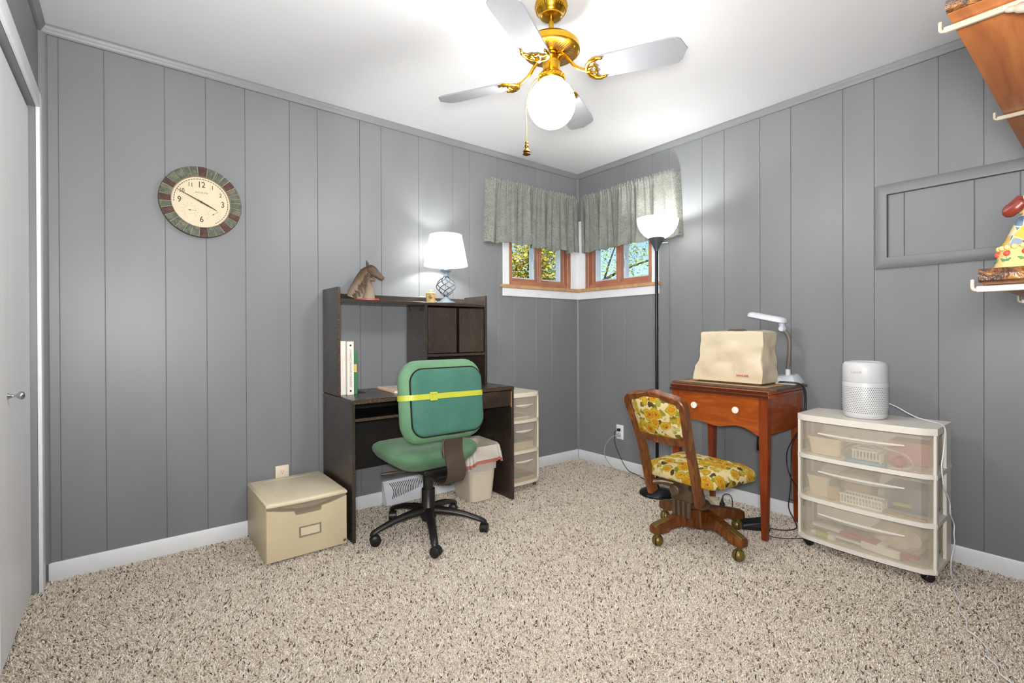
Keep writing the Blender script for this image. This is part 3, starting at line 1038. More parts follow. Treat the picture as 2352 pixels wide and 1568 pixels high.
B().lathe([(0.0, 0.0), (0.058, 0.0), (0.061, 0.005), (0.056, 0.012), (0.036, 0.02), (0.02, 0.032), (0.016, 0.042), (0.0, 0.044)], 36).build('base', 'blue_grey_metal', lamp, 50)
b = B()
for k in range(6):
    pts = []
    for i in range(25):
        t = i/24
        rad = 0.008+0.055*math.sin(PI*t)**1.15
        a = 2*PI*k/6 + t*PI*1.15
        pts.append((rad*math.cos(a), rad*math.sin(a), 0.045+0.138*t))
    b.tube(pts, 0.0028, 6)
b.lathe([(0.012, 0.040), (0.016, 0.043), (0.012, 0.05), (0.0, 0.05)], 16)
b.build('spiral_cage', 'blue_grey_dark', lamp, 60)
B().tube([(0, 0, 0.04), (0, 0, 0.19)], 0.0035, 8).build('stem', 'blue_grey_metal', lamp, 60)
B().lathe([(0.0, 0.176), (0.014, 0.178), (0.016, 0.186), (0.012, 0.19), (0.014, 0.2), (0.022, 0.206), (0.036, 0.213), (0.038, 0.217), (0.014, 0.217), (0.0, 0.216)], 28).build('candle_cup', 'blue_grey_metal', lamp, 50)
B().tube([(0, 0, 0.2165), (0, 0, 0.285)], 0.0115, 14).build('socket', 'blue_grey_metal', lamp, 50)
b = B()
ZS0, ZS1 = 0.248, 0.447
b.rings([[(r_*math.cos(2*PI*k/56), r_*math.sin(2*PI*k/56), z) for k in range(56)] for r_, z in ((0.143, ZS0), (0.130, ZS0+0.066), (0.117, ZS0+0.133), (0.104, ZS1))], cap0=False, cap1=False)
sh = b.build('lamp_shade', 'shade_fabric', lamp, 180)
for r_, z in ((0.143, ZS0), (0.104, ZS1)):
    B().tube([(r_*math.cos(2*PI*k/56), r_*math.sin(2*PI*k/56), z) for k in range(56)], 0.0018, 6, closed=True).build('shade_piping', 'vinyl_white', sh, 60)
b = B()
b.ball((0, 0, 0.335), 0.026, 20, 12)
bl = b.build('light_bulb', 'bulb_table', lamp, 180)
B().tube(spline([(-0.05, 0.03, 0.012), (-0.075, 0.05, 0.03), (-0.085, 0.085, 0.045), (-0.10, 0.140, 0.049), (-0.11, 0.160, 0.052), (-0.112, 0.176, 0.03), (-0.112, 0.176, -0.06)], 6), 0.0028, 6).build('power_cord', 'vinyl_white', lamp, 60)

# ------------------------------------------------------------------ things on the desk
plain('binder_white', 'e7e2d8', 0.35, var=0.03)
plain('paper', 'efe6d6', 0.8, var=0.03)
plain('ink_grey', '77736c', 0.6)
plain('book_green', '3e7a52', 0.45, var=0.1)
plain('label_tan', 'dcb468', 0.5)
def binder(x0, x1, yf, ztop, label, lettered):
    xc = (x0+x1)/2
    t = thing('ring_binder', label, 'binder', (xc, yf+0.1, DZ+0.0006), group='white binders on the desk')
    w = (x1-x0)/2
    h = ztop-DZ
    t2 = 0.0022
    B().box(-w, -w+t2, -0.098, 0.115, 0.0, h, 0.0008, 1).build('cover_board', 'binder_white', t, 0)
    B().box(w-t2, w, -0.098, 0.115, 0.0, h, 0.0008, 1).build('cover_board', 'binder_white', t, 0)
    sp = B().box(-w, w, -0.1, -0.0982, 0.0, h, 0.0006, 1).build('spine', 'binder_white', t, 0)
    B().box(-w+t2+0.002, w-t2-0.002, -0.085, 0.108, 0.006, h-0.012).build('pages', 'paper', t, 0)
    if lettered:
        text('spine_lettering', 'GREENFIELD BANKING COMPANY', 0.0150, 'ink_grey', sp, (0.001, -0.1004, h*0.50), (PI/2, -PI/2, 0), font_space=1.0, sx=0.92)
        for z in (0.022, h-0.022):
            B().lathe([(0.0, 0.0), (0.006, 0.0), (0.0055, 0.001), (0.003, 0.001), (0.0028, 0.0006), (0, 0.0006)], 14, (0, -0.1001, z), Rx).build('finger_ring', 'chrome', sp, 40)
    return t
binder(-2.1455, -2.108, -0.238, 1.036, 'blank white ring binder against the hutch side panel', False)
binder(-2.106, -2.069, -0.256, 1.034, 'white ring binder with grey lettering on its spine', True)
bk = thing('hardback_book', 'thin green book with a tan label beside the binders', 'book', (-2.055, -0.14, DZ+0.0006))
B().box(-0.011, -0.009, -0.1, 0.105, 0.0, 0.243, 0.0005, 1).build('cover_board', 'book_green', bk, 0)
B().box(0.009, 0.011, -0.1, 0.105, 0.0, 0.243, 0.0005, 1).build('cover_board', 'book_green', bk, 0)
B().box(-0.011, 0.011, -0.102, -0.1, 0.0, 0.243, 0.0005, 1).build('spine', 'book_green', bk, 0)
B().box(-0.0088, 0.0088, -0.0995, 0.1, 0.004, 0.239).build('pages', 'paper', bk, 0)
B().box(-0.008, 0.008, -0.1024, -0.1018, 0.125, 0.17).build('spine_label', 'label_tan', bk, 0)
be = thing('bookend', 'black metal bookend holding up the green book', 'bookend', (-2.036, -0.16, DZ+0.0006))
b = B()
pr_ = [(-0.05, 0.0012)] + [(-0.05*math.cos(i*PI/12), 0.06+0.075*math.sin(i*PI/12)) for i in range(13)] + [(0.05, 0.0012)]
b.prism(pr_, -0.0032, -0.0016, 'x')
b.build('upright', 'iron_black', be, 0)
B().box(-0.0016, 0.055, -0.05, 0.05, 0.0, 0.0012).build('foot_plate', 'iron_black', be, 0)
def pad_cover():
    k = NT('pad_cover')
    vec = k.coord()
    nz = k.noise(vec, 25, 4, 0.6, 0.8)
    k.l(k.ramp(nz.outputs['Fac'], [(0.4, 'ead9c6'), (0.52, 'e8dccb'), (0.6, 'd3a79a'), (0.68, 'efe4d4')]), k.p.inputs['Base Color'])
    k.setp(Roughness=0.4)
    M['pad_cover'] = k.m
pad_cover()
pad = thing('spiral_notebook', 'pale spiral notebook lying on the desk behind the green chair', 'notebook', (-1.74, -0.225, DZ+0.0006), R(-4))
B().box(-0.122, 0.13, -0.14, 0.14, 0.0, 0.0012, 0.0004, 1).build('back_cover', 'pad_cover', pad, 0)
B().box(-0.12, 0.129, -0.139, 0.139, 0.0013, 0.0135).build('pages', 'paper', pad, 0)
B().box(-0.122, 0.13, -0.14, 0.14, 0.0136, 0.0148, 0.0004, 1).build('front_cover', 'pad_cover', pad, 0)
b = B()
for k in range(34):
    yy = -0.132+0.008*k
    b.tube([(-0.122+0.0085*math.cos(a), yy, 0.0085+0.0085*math.sin(a)) for a in [2*PI*i/8 for i in range(8)]], 0.0009, 4, closed=True)
b.build('wire_spiral', 'sill_wood', pad, 60)

# ------------------------------------------------------------------ file box
plain('putty_plastic', 'd2c2a0', 0.45, var=0.05, vscale=5, bump=0.06, bscale=300)
plain('putty_light', 'ddd0b2', 0.45, var=0.04, vscale=5, bump=0.06, bscale=300)
plain('taupe_plastic', '8f8470', 0.5, var=0.04)
fb = thing('file_cabinet', 'beige plastic one-drawer file cabinet beside the black desk', 'file cabinet', (-2.377, -0.25, 0.0))
BX, BY = 0.190, 0.222
B().box(-BX, BX, -BY+0.012, BY, 0.0, 0.262, 0.006, 2).build('body', 'putty_plastic', fb, 35)
b = B()
n = 20
for z, inset in ((0.2625, 0.0), (0.272, 0.0), (0.279, 0.003), (0.2835, 0.010)):
    pass
rings = []
for z, ins in ((0.2625, 0.002), (0.266, 0.0), (0.274, 0.0), (0.280, 0.004), (0.283, 0.012)):
    ring = []
    for i in range(n+1):
        t = i/n
        ring.append((-BX+ins+(2*BX-2*ins)*t, -BY+ins-0.010*math.sin(PI*t), z))
    ring += [(BX-ins, BY-ins, z), (-BX+ins, BY-ins, z)]
    rings.append(ring)
b.rings(rings)
lid = b.build('lid', 'putty_light', fb, 40)
b = B()
b.tube([(0.12, 0.17, 0.2832), (0.12, -0.16, 0.2832)], 0.0012, 4)
b.tube([(-0.12, 0.17, 0.2832), (-0.12, -0.16, 0.2832)], 0.0012, 4)
b.tube([(-0.12, 0.17, 0.2832), (0.12, 0.17, 0.2832)], 0.0012, 4)
b.build('lid_rib', 'putty_light', lid, 60)
# drawer front with its cut-out for the fingers
b = B()
hw, hz0, hz1 = 0.062, 0.203, 0.262
zt = [(BX-0.002-(2*BX-0.004)*i/16, 0.252-0.030*math.sin(PI*i/16)) for i in range(17)]
poly = [(-BX+0.002, 0.006), (BX-0.002, 0.006)]
inserted = False
for x, z in zt:
    if x < hw and not inserted:
        poly += [(hw, 0.222), (hw, hz0+0.006), (hw-0.006, hz0), (-hw+0.006, hz0), (-hw, hz0+0.006), (-hw, 0.222)]
        inserted = True
    if abs(x) > hw:
        poly.append((x, z))
b.prism(poly, -BY, -BY+0.010, 'y', bev=0.002, front_only=True)
dr = b.build('drawer', 'putty_plastic', fb, 35)
b = B()
b.box(-BX+0.003, BX-0.003, -BY+0.0105, -BY+0.0118, 0.19, 0.2615)
b.prism([(BX-0.05-(2*BX-0.1)*i/16, 0.261-0.026*math.sin(PI*i/16)) for i in range(17)], -BY-0.003, -BY+0.0105, 'y')
o = b.build('grip_band', 'taupe_plastic', dr, 30)
o['label'] = 'taupe curved grip band'
b = B()
for x0, x1, z0, z1 in ((-0.052, 0.052, 0.139, 0.146), (-0.052, 0.052, 0.094, 0.101), (-0.052, -0.044, 0.101, 0.139), (0.044, 0.052, 0.101, 0.139)):
    b.box(x0+0.008, x1+0.008, -BY-0.003, -BY, z0, z1, 0.0008, 1)
b.build('label_holder', 'taupe_plastic', dr, 0)
B().box(-0.044+0.008, 0.044+0.008, -BY-0.001, -BY-0.0002, 0.101, 0.139).build('blank_label', 'putty_light', dr, 0)
B().lathe([(0.0, 0.0), (0.008, 0.0), (0.0078, 0.003), (0.005, 0.0034), (0.004, 0.0024), (0.0, 0.0024)], 18, (0.175, -BY, 0.026), Rx).build('lock', 'chrome', dr, 40)

# ------------------------------------------------------------------ wall outlets, air register
plain('outlet_white', 'eef0f2', 0.3, var=0.02)
plain('outlet_ivory', 'e8d9c3', 0.3, var=0.02)
plain('slot_black', '1a1a1a', 0.6)
def outlet(name, mat, loc, rz, label):
    t = thing(name, label, 'outlet', loc, rz, group='wall outlets')
    B().box(-0.035, 0.035, -0.006, -0.0005, -0.057, 0.057, 0.0025, 2).build('cover_plate', mat, t, 30)
    for s in (-1, 1):
        rc = B()
        rc.lathe([(0.0, 0.006), (0.017, 0.006), (0.017, 0.0075), (0.0, 0.0075)], 24, (0, 0, s*0.0195), Rx)
        r_ = rc.build('receptacle', mat, t, 40)
        sl = B()
        for x in (-0.006, 0.006):
            sl.box(x-0.001, x+0.001, -0.0079, -0.007, s*0.0195, s*0.0195+0.008)
        sl.lathe([(0.0, 0.007), (0.0022, 0.007), (0.0022, 0.0079), (0, 0.0079)], 10, (0, 0, s*0.0195-0.007), Rx)
        sl.build('slots', 'slot_black', r_, 0)
    B().lathe([(0.0, 0.006), (0.003, 0.006), (0.0028, 0.007), (0, 0.007)], 10, (0, 0, 0), Rx).build('screw', mat, t, 40)
    return t
outlet('wall_outlet', 'outlet_ivory', (-2.388, 0.0, 0.282), 0, 'ivory wall outlet peeking above the beige file cabinet')
outlet('wall_outlet', 'outlet_white', (0.0, -0.457, 0.288), R(-90), 'white wall outlet with two cords plugged in near the corner')

vn = thing('air_register', 'white louvred air register at the foot of the wall under the desk', 'air vent', (-1.543, -0.001, 0.0))
b = B()
VW, VH = 0.255, 0.135
b.rings([[(x, 0.0, -0.004), (x, -0.075, -0.004), (x, -0.075, 0.012), (x, -0.018, VH), (x, 0.0, VH)] for x in (-VW, VW)])
body = b.build('body', 'vinyl_white', vn, 0)
b = B()
sl = (Vector((0, -0.018, VH))-Vector((0, -0.075, 0.012)))
for k in range(34):
    xx = -0.215+0.43*k/33
    a0, a1 = 0.14, 0.86
    # louvres fan from both ends towards the middle
    m = abs(xx)/0.215
    a0 = 0.14+0.30*(1-m)
    bend = 0.02*(1 if xx < 0 else -1)
    pts = []
    for i in range(5):
        t = a0+(a1-a0)*i/4
        base = Vector((0, -0.075, 0.012))+sl*t
        pts.append((xx+bend*math.sin(PI*i/4)*m, base.y-0.0005, base.z+0.0005))
    b.tube(pts, 0.0022, 5)
b.build('louvre_slots', 'slot_black', body, 0)
B().box(-0.012, 0.012, -0.05, -0.044, 0.075, 0.1, 0.002, 1, mtx=Matrix.Translation((0, -0.012, -0.012))).build('damper_lever', 'vinyl_white', body, 0)

# ------------------------------------------------------------------ translucent storage drawers (shared builder)
plain('cart_frame', 'e9e0cd', 0.4, var=0.03, vscale=6)
plain('cart_frame_white', 'e6e1d6', 0.38, var=0.02, vscale=6)
def frosted():
    k = NT('clear_drawer')
    vec = k.coord()
    tr = k.n('BsdfTransparent')
    tr.inputs[0].default_value = (0.975, 0.96, 0.93, 1)
    df = k.n('BsdfTranslucent')
    df.inputs[0].default_value = lin('f6efe1')
    d0_ = k.n('BsdfDiffuse')
    d0_.inputs[0].default_value = lin('f6efe1')
    ad = k.n('MixShader')
    ad.inputs[0].default_value = 0.25
    k.l(d0_.outputs[0], ad.inputs[1])
    k.l(df.outputs[0], ad.inputs[2])
    df = ad
    gl = k.n('BsdfGlossy')
    gl.inputs['Roughness'].default_value = 0.25
    gl.inputs[0].default_value = (1, 0.98, 0.94, 1)
    m1 = k.n('MixShader')
    f = k.ramp(k.noise(vec, 9, 2).outputs['Fac'], [(0.3, (0.22, 0.22, 0.22, 1)), (0.7, (0.28, 0.28, 0.28, 1))])
    k.l(f, m1.inputs[0])
    k.l(tr.outputs[0], m1.inputs[1])
    k.l(df.outputs[0], m1.inputs[2])
    m2 = k.n('MixShader')
    m2.inputs[0].default_value = 0.035
    k.l(m1.outputs[0], m2.inputs[1])
    k.l(gl.outputs[0], m2.inputs[2])
    k.l(m2.outputs[0], k.out.inputs['Surface'])
    M['clear_drawer'] = k.m
frosted()
plain('caster_black', '1e1a18', 0.4, var=0.2)

def caster(b, x, y, z1, r=0.022, w=0.016, ang=0.0):
    """twin-wheel caster under (x, y), top at z1, wheel on the carpet"""
    m = Matrix.Translation((x, y, 0)) @ Matrix.Rotation(ang, 4, 'Z')
    for s in (-1, 1):
        b.lathe([(0.0, s*0.003), (r*0.9, s*0.003), (r, s*0.006), (r, s*(w-0.002)), (r*0.9, s*w), (0.0, s*w)], 16, (0, 0, 0), m @ Matrix.Translation((0.008, 0, r)) @ Matrix.Rotation(PI/2, 4, 'X'))
    hood = [(0.008+(r+0.003)*math.cos(a), r+(r+0.003)*math.sin(a)) for a in [PI*i/8-0.2 for i in range(9)]]
    rings = [[m @ Vector((px, yy, pz)) for px, pz in hood]+[m @ Vector((0.008, yy, r))] for yy in (-w*0.55, w*0.55)]
    b.rings(rings)
    b.tube([m @ Vector((0, 0, r*1.6)), m @ Vector((0, 0, z1))], 0.006, 8)

def drawer_cart(t, X0, X1, D0, D1, levels, ztop, bow, frame_mat, handle_w, side_open=True):
    """local: x across the front, front at y = D0 (towards -y), back at D1; levels = z of the rails"""
    W2 = (X1-X0)
    def front(z0, z1, inset, thick, mat, name, x_in=0.0, n=14, parent=t, off=0.0, y_back=None):
        rings = []
        for z in (z0, z1):
            ring = []
            for i in range(n+1):
                s = i/n
                x = X0+x_in+(W2-2*x_in)*s
                e = min(s, 1-s)*W2
                cr = max(0.0, 1-e/0.042)
                y = D0+inset+off-bow*(1-(2*s-1)**2)+0.024*cr*cr
                ring.append((x, y, z))
            yb = y_back if y_back is not None else None
            if yb is None:
                ring += [(p[0], p[1]+thick, p[2]) for p in reversed(ring)]
            else:
                ring += [(X1-x_in, yb, z), (X0+x_in, yb, z)]
            rings.append(ring)
        bb = B().rings(rings)
        return bb
    # top slab
    tb = front(ztop-0.030, ztop, 0.0, 0, None, '', y_back=D1)
    tb.build('top', frame_mat, t, 40)
    zb = levels[-1]
    # corner posts and rear panel
    for x0, x1, y0, y1 in ((X0+0.002, X0+0.014, D1-0.05, D1), (X1-0.014, X1-0.002, D1-0.05, D1), (X0+0.002, X0+0.014, D0+0.018, D0+0.052), (X1-0.014, X1-0.002, D0+0.018, D0+0.052)):
        B().box(x0, x1, y0, y1, zb, ztop-0.030, 0.003, 1).build('corner_post', frame_mat, t, 30)
    B().box(X0+0.004, X1-0.004, D1-0.004, D1-0.0005, zb, ztop-0.031).build('back_panel', frame_mat, t, 0)
    # rails: shelves the drawers slide on
    zs = [ztop-0.030]+list(levels)
    for i, z in enumerate(levels):
        front(z, z+0.020, 0.0, 0, None, '', y_back=D1).build('shelf_rail', frame_mat, t, 40)
    # drawers
    drs = []
    for i in range(len(levels)):
        z1 = zs[i]-0.003
        z0 = levels[i]+0.0215
        d = front(z0, z1, 0.004, 0.0022, None, '', x_in=0.012)
        d.box(X0+0.030, X0+0.0315, D0+0.03, D1-0.02, z0+0.004, z1-0.015)
        d.box(X1-0.0315, X1-0.030, D0+0.03, D1-0.02, z0+0.004, z1-0.015)
        do = d.build('drawer', 'clear_drawer', t, 30)
        # moulded lens-shaped pull
        pb = B()
        zc = z1-0.052
        top, bot = [], []
        hh = 0.017 if handle_w > 0.25 else 0.016
        nn = 14
        rings = []
        for j in range(nn+1):
            s = -1+2*j/nn
            x = (X0+X1)/2+s*handle_w/2
            fr = (x-X0)/W2
            yb = D0+0.004-bow*(1-(2*fr-1)**2)
            dpt = 0.014*(1-s*s)+0.0005
            th = hh*(1-s*s)+0.0012
            rings.append([(x, yb, zc+0.004), (x, yb-dpt, zc+0.002), (x, yb-dpt, zc-0.002), (x, yb, zc-th)])
        pb.rings(rings)
        pb.build('pull', frame_mat, do, 40)
        drs.append((do, z0, z1))
    return drs

sc_ = thing('storage_tower', 'narrow cream three-drawer storage tower on casters beside the desk', 'drawer unit', (-0.9325, -0.21, 0.0))
CX = 0.155
drs_small = drawer_cart(sc_, -CX, CX, -0.172, 0.185, (0.462, 0.253, 0.040), 0.668, 0.014, 'cart_frame', 0.15)
for x, y, a in ((-0.12, -0.14, 0.4), (0.12, -0.14, 0.9), (-0.12, 0.13, 0.0), (0.12, 0.13, 0.0)):
    b = B()
    caster(b, x, y, 0.041, 0.016, 0.011, a)
    b.build('caster', 'caster_black', sc_, 40)

# ------------------------------------------------------------------ waste basket with its liner
plain('basket_cream', 'e0d4bd', 0.45, var=0.03, vscale=5)
def liner_mat(name, col):
    k = NT(name)
    t_ = k.n('BsdfTranslucent')
    t_.inputs[0].default_value = lin(col)
    k.setp(Base_Color=col, Roughness=0.3)
    mx = k.n('MixShader')
    mx.inputs[0].default_value = 0.25
    k.l(k.p.outputs[0], mx.inputs[1])
    k.l(t_.outputs[0], mx.inputs[2])
    k.l(mx.outputs[0], k.out.inputs['Surface'])
    k.bump(k.noise(k.coord((30, 30, 8)), 2, 4).outputs['Fac'], 0.35, 0.01)
    M[name] = k.m
liner_mat('liner_white', 'e6e0d6')
liner_mat('liner_red', 'cf7f74')
wb = thing('waste_basket', 'cream waste basket with a white bag and red drawstring under the desk', 'waste basket', (-1.270, -0.262, 0.0), R(-3))
def basket_ring(hx, hy, r_, z, n=6):
    return [(x, y, z) for x, y in rrect(2*hx, 2*hy, r_, n)]
b = B()
rg = []
for i in range(7):
    t = i/6
    rg.append(basket_ring(0.083+0.028*t, 0.118+0.034*t, 0.035+0.012*t, 0.0+0.352*t))
b.rings(rg, cap1=False)
inner = [[(x*0.97, y*0.97, z) for x, y, z in ring] for ring in reversed(rg)]
b2 = inner[:-1]+[[(x*0.97, y*0.97, 0.006) for x, y, z in rg[0]]]
b.rings([rg[-1]]+b2, cap0=False)
b.build('bin', 'basket_cream', wb, 40)
b = B()
rs = random.Random(2)
n = 6
base = basket_ring(0.116, 0.157, 0.05, 0.0, 20)
m_ = len(base)
def wob(i, amp, f, ph):
    return amp*(math.sin(2*PI*f*i/m_+ph)+0.5*math.sin(2*PI*(f*2+1)*i/m_+ph*2))
rows = []
for fr, z, out in ((0, 0.20, -0.016), (0, 0.30, -0.010), (0, 0.352, -0.002), (0, 0.360, 0.004), (0, 0.350, 0.010), (0, 0.325, 0.013), (0, 0.295, 0.017), (0, 0.268, 0.021), (0, 0.250, 0.024)):
    ring = []
    for i, (x, y, _) in enumerate(base):
        d = Vector((x, y, 0)).normalized()
        low = 1 if z < 0.35 and out > 0.008 else 0
        lift = (0.020*math.sin(2*PI*1*i/m_+2.6)+0.008*math.sin(2*PI*3*i/m_))*min(1, (0.352-z)/0.08)*low if low else 0
        o_ = out + wob(i, 0.0045*(1 if out > 0.008 else 0.5), 6, 0.7)+(0.0035*math.sin(2*PI*17*i/m_+z*40) if out > 0.008 else 0.0)
        ring.append((x+d.x*o_, y+d.y*o_, z+lift+wob(i, 0.003 if low else 0.002, 4, 0.3)))
    rows.append(ring)
b.rings(rows, cap0=False, cap1=False)
ln = b.build('bin_liner', 'liner_white', wb, 60)
b = B()
hem = []
for dz, dr_ in ((0.004, 0.0006), (-0.016, 0.0025)):
    hem.append([(x+Vector((x, y, 0)).normalized().x*dr_, y+Vector((x, y, 0)).normalized().y*dr_, z+dz) for x, y, z in rows[-1]])
b.rings(hem, cap0=False, cap1=False)
b.build('drawstring', 'liner_red', ln, 60)

# ------------------------------------------------------------------ green office chair
def fabric(name, c1, c2, scale=260):
    k = NT(name)
    vec = k.coord()
    n1 = k.noise(vec, 7, 3, 0.6)
    n2 = k.noise(vec, scale, 2, 0.6)
    base = k.ramp(n1.outputs['Fac'], [(0.3, c1), (0.7, c2)])
    k.l(k.mix(0.25, base, k.ramp(n2.outputs['Fac'], [(0.35, c1), (0.65, c2)]), 'OVERLAY'), k.p.inputs['Base Color'])
    k.setp(Roughness=0.85, Specular_IOR_Level=0.25, Sheen_Weight=0.12, Sheen_Roughness=0.4)
    k.bump(n2.outputs['Fac'], 0.35, 0.003)
    M[name] = k.m
fabric('green_upholstery', '5f8468', '779b7a')
fabric('teal_upholstery', '426f61', '4f7f6f')
plain('chair_black', '1f1d1c', 0.38, var=0.25, vscale=20)
plain('spine_bronze', '55483f', 0.42, 0.35, var=0.08)
plain('strap_yellow', 'b3b73a', 0.5, var=0.05, bump=0.1, bscale=400)
oc = thing('office_chair', 'green upholstered office chair with a yellow strap at the black desk', 'chair', (-1.79, -0.60, 0.0), R(0))
def cushion(w, d, h, r_, rows, n=7, tx=None):
    """soft box: rounded-rectangle rings stacked in z; rows = (z fraction, scale inset)"""
    rings = []
    for z, ins in rows:
        rings.append([Vector((x, y, z)) for x, y in rrect(w-2*ins, d-2*ins, max(0.01, r_-ins*0.6), n)])
    if tx:
        rings = [[tx(v) for v in ring] for ring in rings]
    return B().rings(rings)
# five-star base
for k, dg in enumerate((-113, -41, 31, 104, 176)):
    a = R(dg)
    d = Vector((math.cos(a), math.sin(a), 0))
    s_ = Vector((-d.y, d.x, 0))
    rings = []
    for r_, z, w, h in ((0.0, 0.115, 0.026, 0.030), (0.05, 0.118, 0.026, 0.026), (0.12, 0.113, 0.024, 0.022), (0.2, 0.098, 0.021, 0.019), (0.27, 0.076, 0.019, 0.017), (0.305, 0.062, 0.018, 0.016), (0.318, 0.055, 0.012, 0.010)):
        c = d*r_+Vector((0, 0, z))
        rings.append([c+s_*w*math.cos(2*PI*j/10)+Vector((0, 0, 1))*h*(math.sin(2*PI*j/10) if math.sin(2*PI*j/10) > 0 else 0.6*math.sin(2*PI*j/10)) for j in range(10)])
    leg = B().rings(rings).build('leg', 'chair_black', oc, 60)
    b = B()
    caster(b, d.x*0.302, d.y*0.302, 0.062, 0.026, 0.021, a+0.9+0.5*k)
    b.build('caster', 'chair_black', leg, 40)
B().lathe([(0.0, 0.07), (0.034, 0.07), (0.044, 0.09), (0.044, 0.13), (0.036, 0.14), (0.036, 0.235), (0.0355, 0.238), (0.0, 0.238)], 28).build('column_sleeve', 'chair_black', oc, 40)
B().tube([(0, 0, 0.23), (0, 0, 0.368)], 0.027, 24).build('gas_column', 'chair_black', oc, 40)
b = B()
b.box(-0.09, 0.09, -0.13, 0.11, 0.345, 0.374, 0.008, 2)
b.box(-0.05, 0.05, -0.2, -0.06, 0.338, 0.352, 0.003, 1)
b.build('mechanism', 'chair_black', oc, 35)
# seat
SZ0, SZ1 = 0.372, 0.492
def seat_tx(v):
    x, y, z = v
    t = (z-SZ0)/(SZ1-SZ0)
    dish = -0.018*max(0, 1-(x/0.2)**2)*max(0, 1-(y/0.2)**2) if t > 0.9 else 0
    wf = 0.014*max(0, (y-0.12)/0.12)**2
    return Vector((x, y+0.035, z+dish-wf))
seat = cushion(0.50, 0.47, 0, 0.13, [(SZ0, 0.085), (SZ0+0.018, 0.055), (SZ0+0.045, 0.022), (SZ0+0.072, 0.004), (SZ0+0.088, 0.0), (SZ0+0.104, 0.006), (SZ0+0.114, 0.022), (SZ1, 0.055), (SZ1+0.002, 0.10), (SZ1+0.002, 0.15), (SZ1+0.002, 0.20)], 8, seat_tx)
seat.build('seat', 'green_upholstery', oc, 60)
# backrest: stands on edge, its own face towards +y
BT = Matrix.Translation((-0.045, -0.235, 0.748)) @ Matrix.Rotation(R(-6), 4, 'X') @ Matrix.Rotation(R(1.0), 4, 'Z') @ Matrix.Rotation(PI/2, 4, 'X')
back = cushion(0.47, 0.40, 0, 0.10, [(-0.045, 0.10), (-0.045, 0.06), (-0.040, 0.026), (-0.026, 0.007), (-0.006, 0.0), (0.014, 0.005), (0.027, 0.020), (0.032, 0.034), (0.032, 0.10), (0.032, 0.15)], 8)
back.xf(BT)
back.build('backrest', 'green_upholstery', oc, 60)
pan = cushion(0.405, 0.32, 0, 0.065, [(0.024, 0.0), (0.036, 0.0), (0.043, 0.004), (0.046, 0.014), (0.047, 0.05), (0.047, 0.12)], 8)
pan.xf(BT @ Matrix.Translation((0.012, -0.005, 0)))
pan.build('back_panel', 'teal_upholstery', oc, 60)
gr = B()
loop = [BT @ Vector((x+0.012, y-0.005, 0.0335)) for x, y in rrect(0.409, 0.324, 0.067, 8)]
gr.tube(loop, 0.0042, 6, closed=True)
gr.build('welt', 'chair_black', oc, 60)
# yellow strap round the backrest, with buckle
st = B()
lp = [(-0.2375, -0.006), (-0.2335, 0.015), (-0.220, 0.0300), (-0.203, 0.0370), (-0.192, 0.0455), (-0.176, 0.0490)]
lp += [(-0.15+0.33*i/8, 0.0492) for i in range(9)]
lp += [(0.198, 0.0490), (0.213, 0.0455), (0.222, 0.0350), (0.2335, 0.0165), (0.2375, -0.006), (0.232, -0.028), (0.212, -0.0435), (0.1, -0.0475), (-0.1, -0.0475), (-0.212, -0.0435), (-0.232, -0.028)]
rings = []
for yy in (-0.013, 0.013):
    rings.append([BT @ Vector((x, 0.022+yy-0.012*x, zz)) for x, zz in lp])
for yy in (0.013, -0.013):
    rings.append([BT @ Vector((x*0.993, 0.022+yy-0.012*x, zz*0.96)) for x, zz in lp])
st.rings(rings, closed=True, loop=True)
strap = st.build('strap', 'strap_yellow', oc, 40)
bu = B()
for x0, x1, y0, y1 in ((-0.098, -0.058, 0.012, 0.020), (-0.098, -0.058, -0.020, -0.012), (-0.098, -0.091, -0.012, 0.012), (-0.065, -0.058, -0.012, 0.012), (-0.082, -0.075, -0.012, 0.012)):
    bu.box(x0, x1, y0+0.023, y1+0.023, 0.0488, 0.0535, 0.001, 1)
bu.xf(BT)
bu.build('buckle', 'strap_yellow', strap, 0)
# bent steel upright
sp = B()
path = spline([(0, 0.02, 0.345), (0, -0.10, 0.332), (0, -0.20, 0.322), (0, -0.265, 0.338), (0, -0.292, 0.385), (0, -0.286, 0.43), (0, -0.262, 0.49), (0, -0.2655, 0.56), (0, -0.285, 0.585)], 6)
rings = []
for i, p in enumerate(path):
    t = (path[min(i+1, len(path)-1)]-path[max(i-1, 0)]).normalized()
    nr = Vector((0, -t.z, t.y))
    hw_ = 0.053
    rings.append([p+Vector((sx*hw_, 0, 0))+nr*sn*0.003 for sx, sn in ((-1, -1), (1, -1), (1, 1), (-1, 1))])
sp.rings(rings)
sp.build('back_upright', 'spine_bronze', oc, 30)
for nm, pts, rr_ in (('tilt_lever', [(-0.05, -0.02, 0.352), (-0.15, 0.01, 0.352), (-0.21, 0.03, 0.350), (-0.25, 0.04, 0.349)], [0.005, 0.005, 0.010, 0.008]), ('height_lever', [(-0.06, -0.275, 0.56), (-0.072, -0.283, 0.53), (-0.072, -0.286, 0.50), (-0.068, -0.288, 0.475)], [0.004, 0.004, 0.009, 0.008])):
    B().tube(pts, rr_, 8).build(nm, 'spine_bronze', oc, 60)

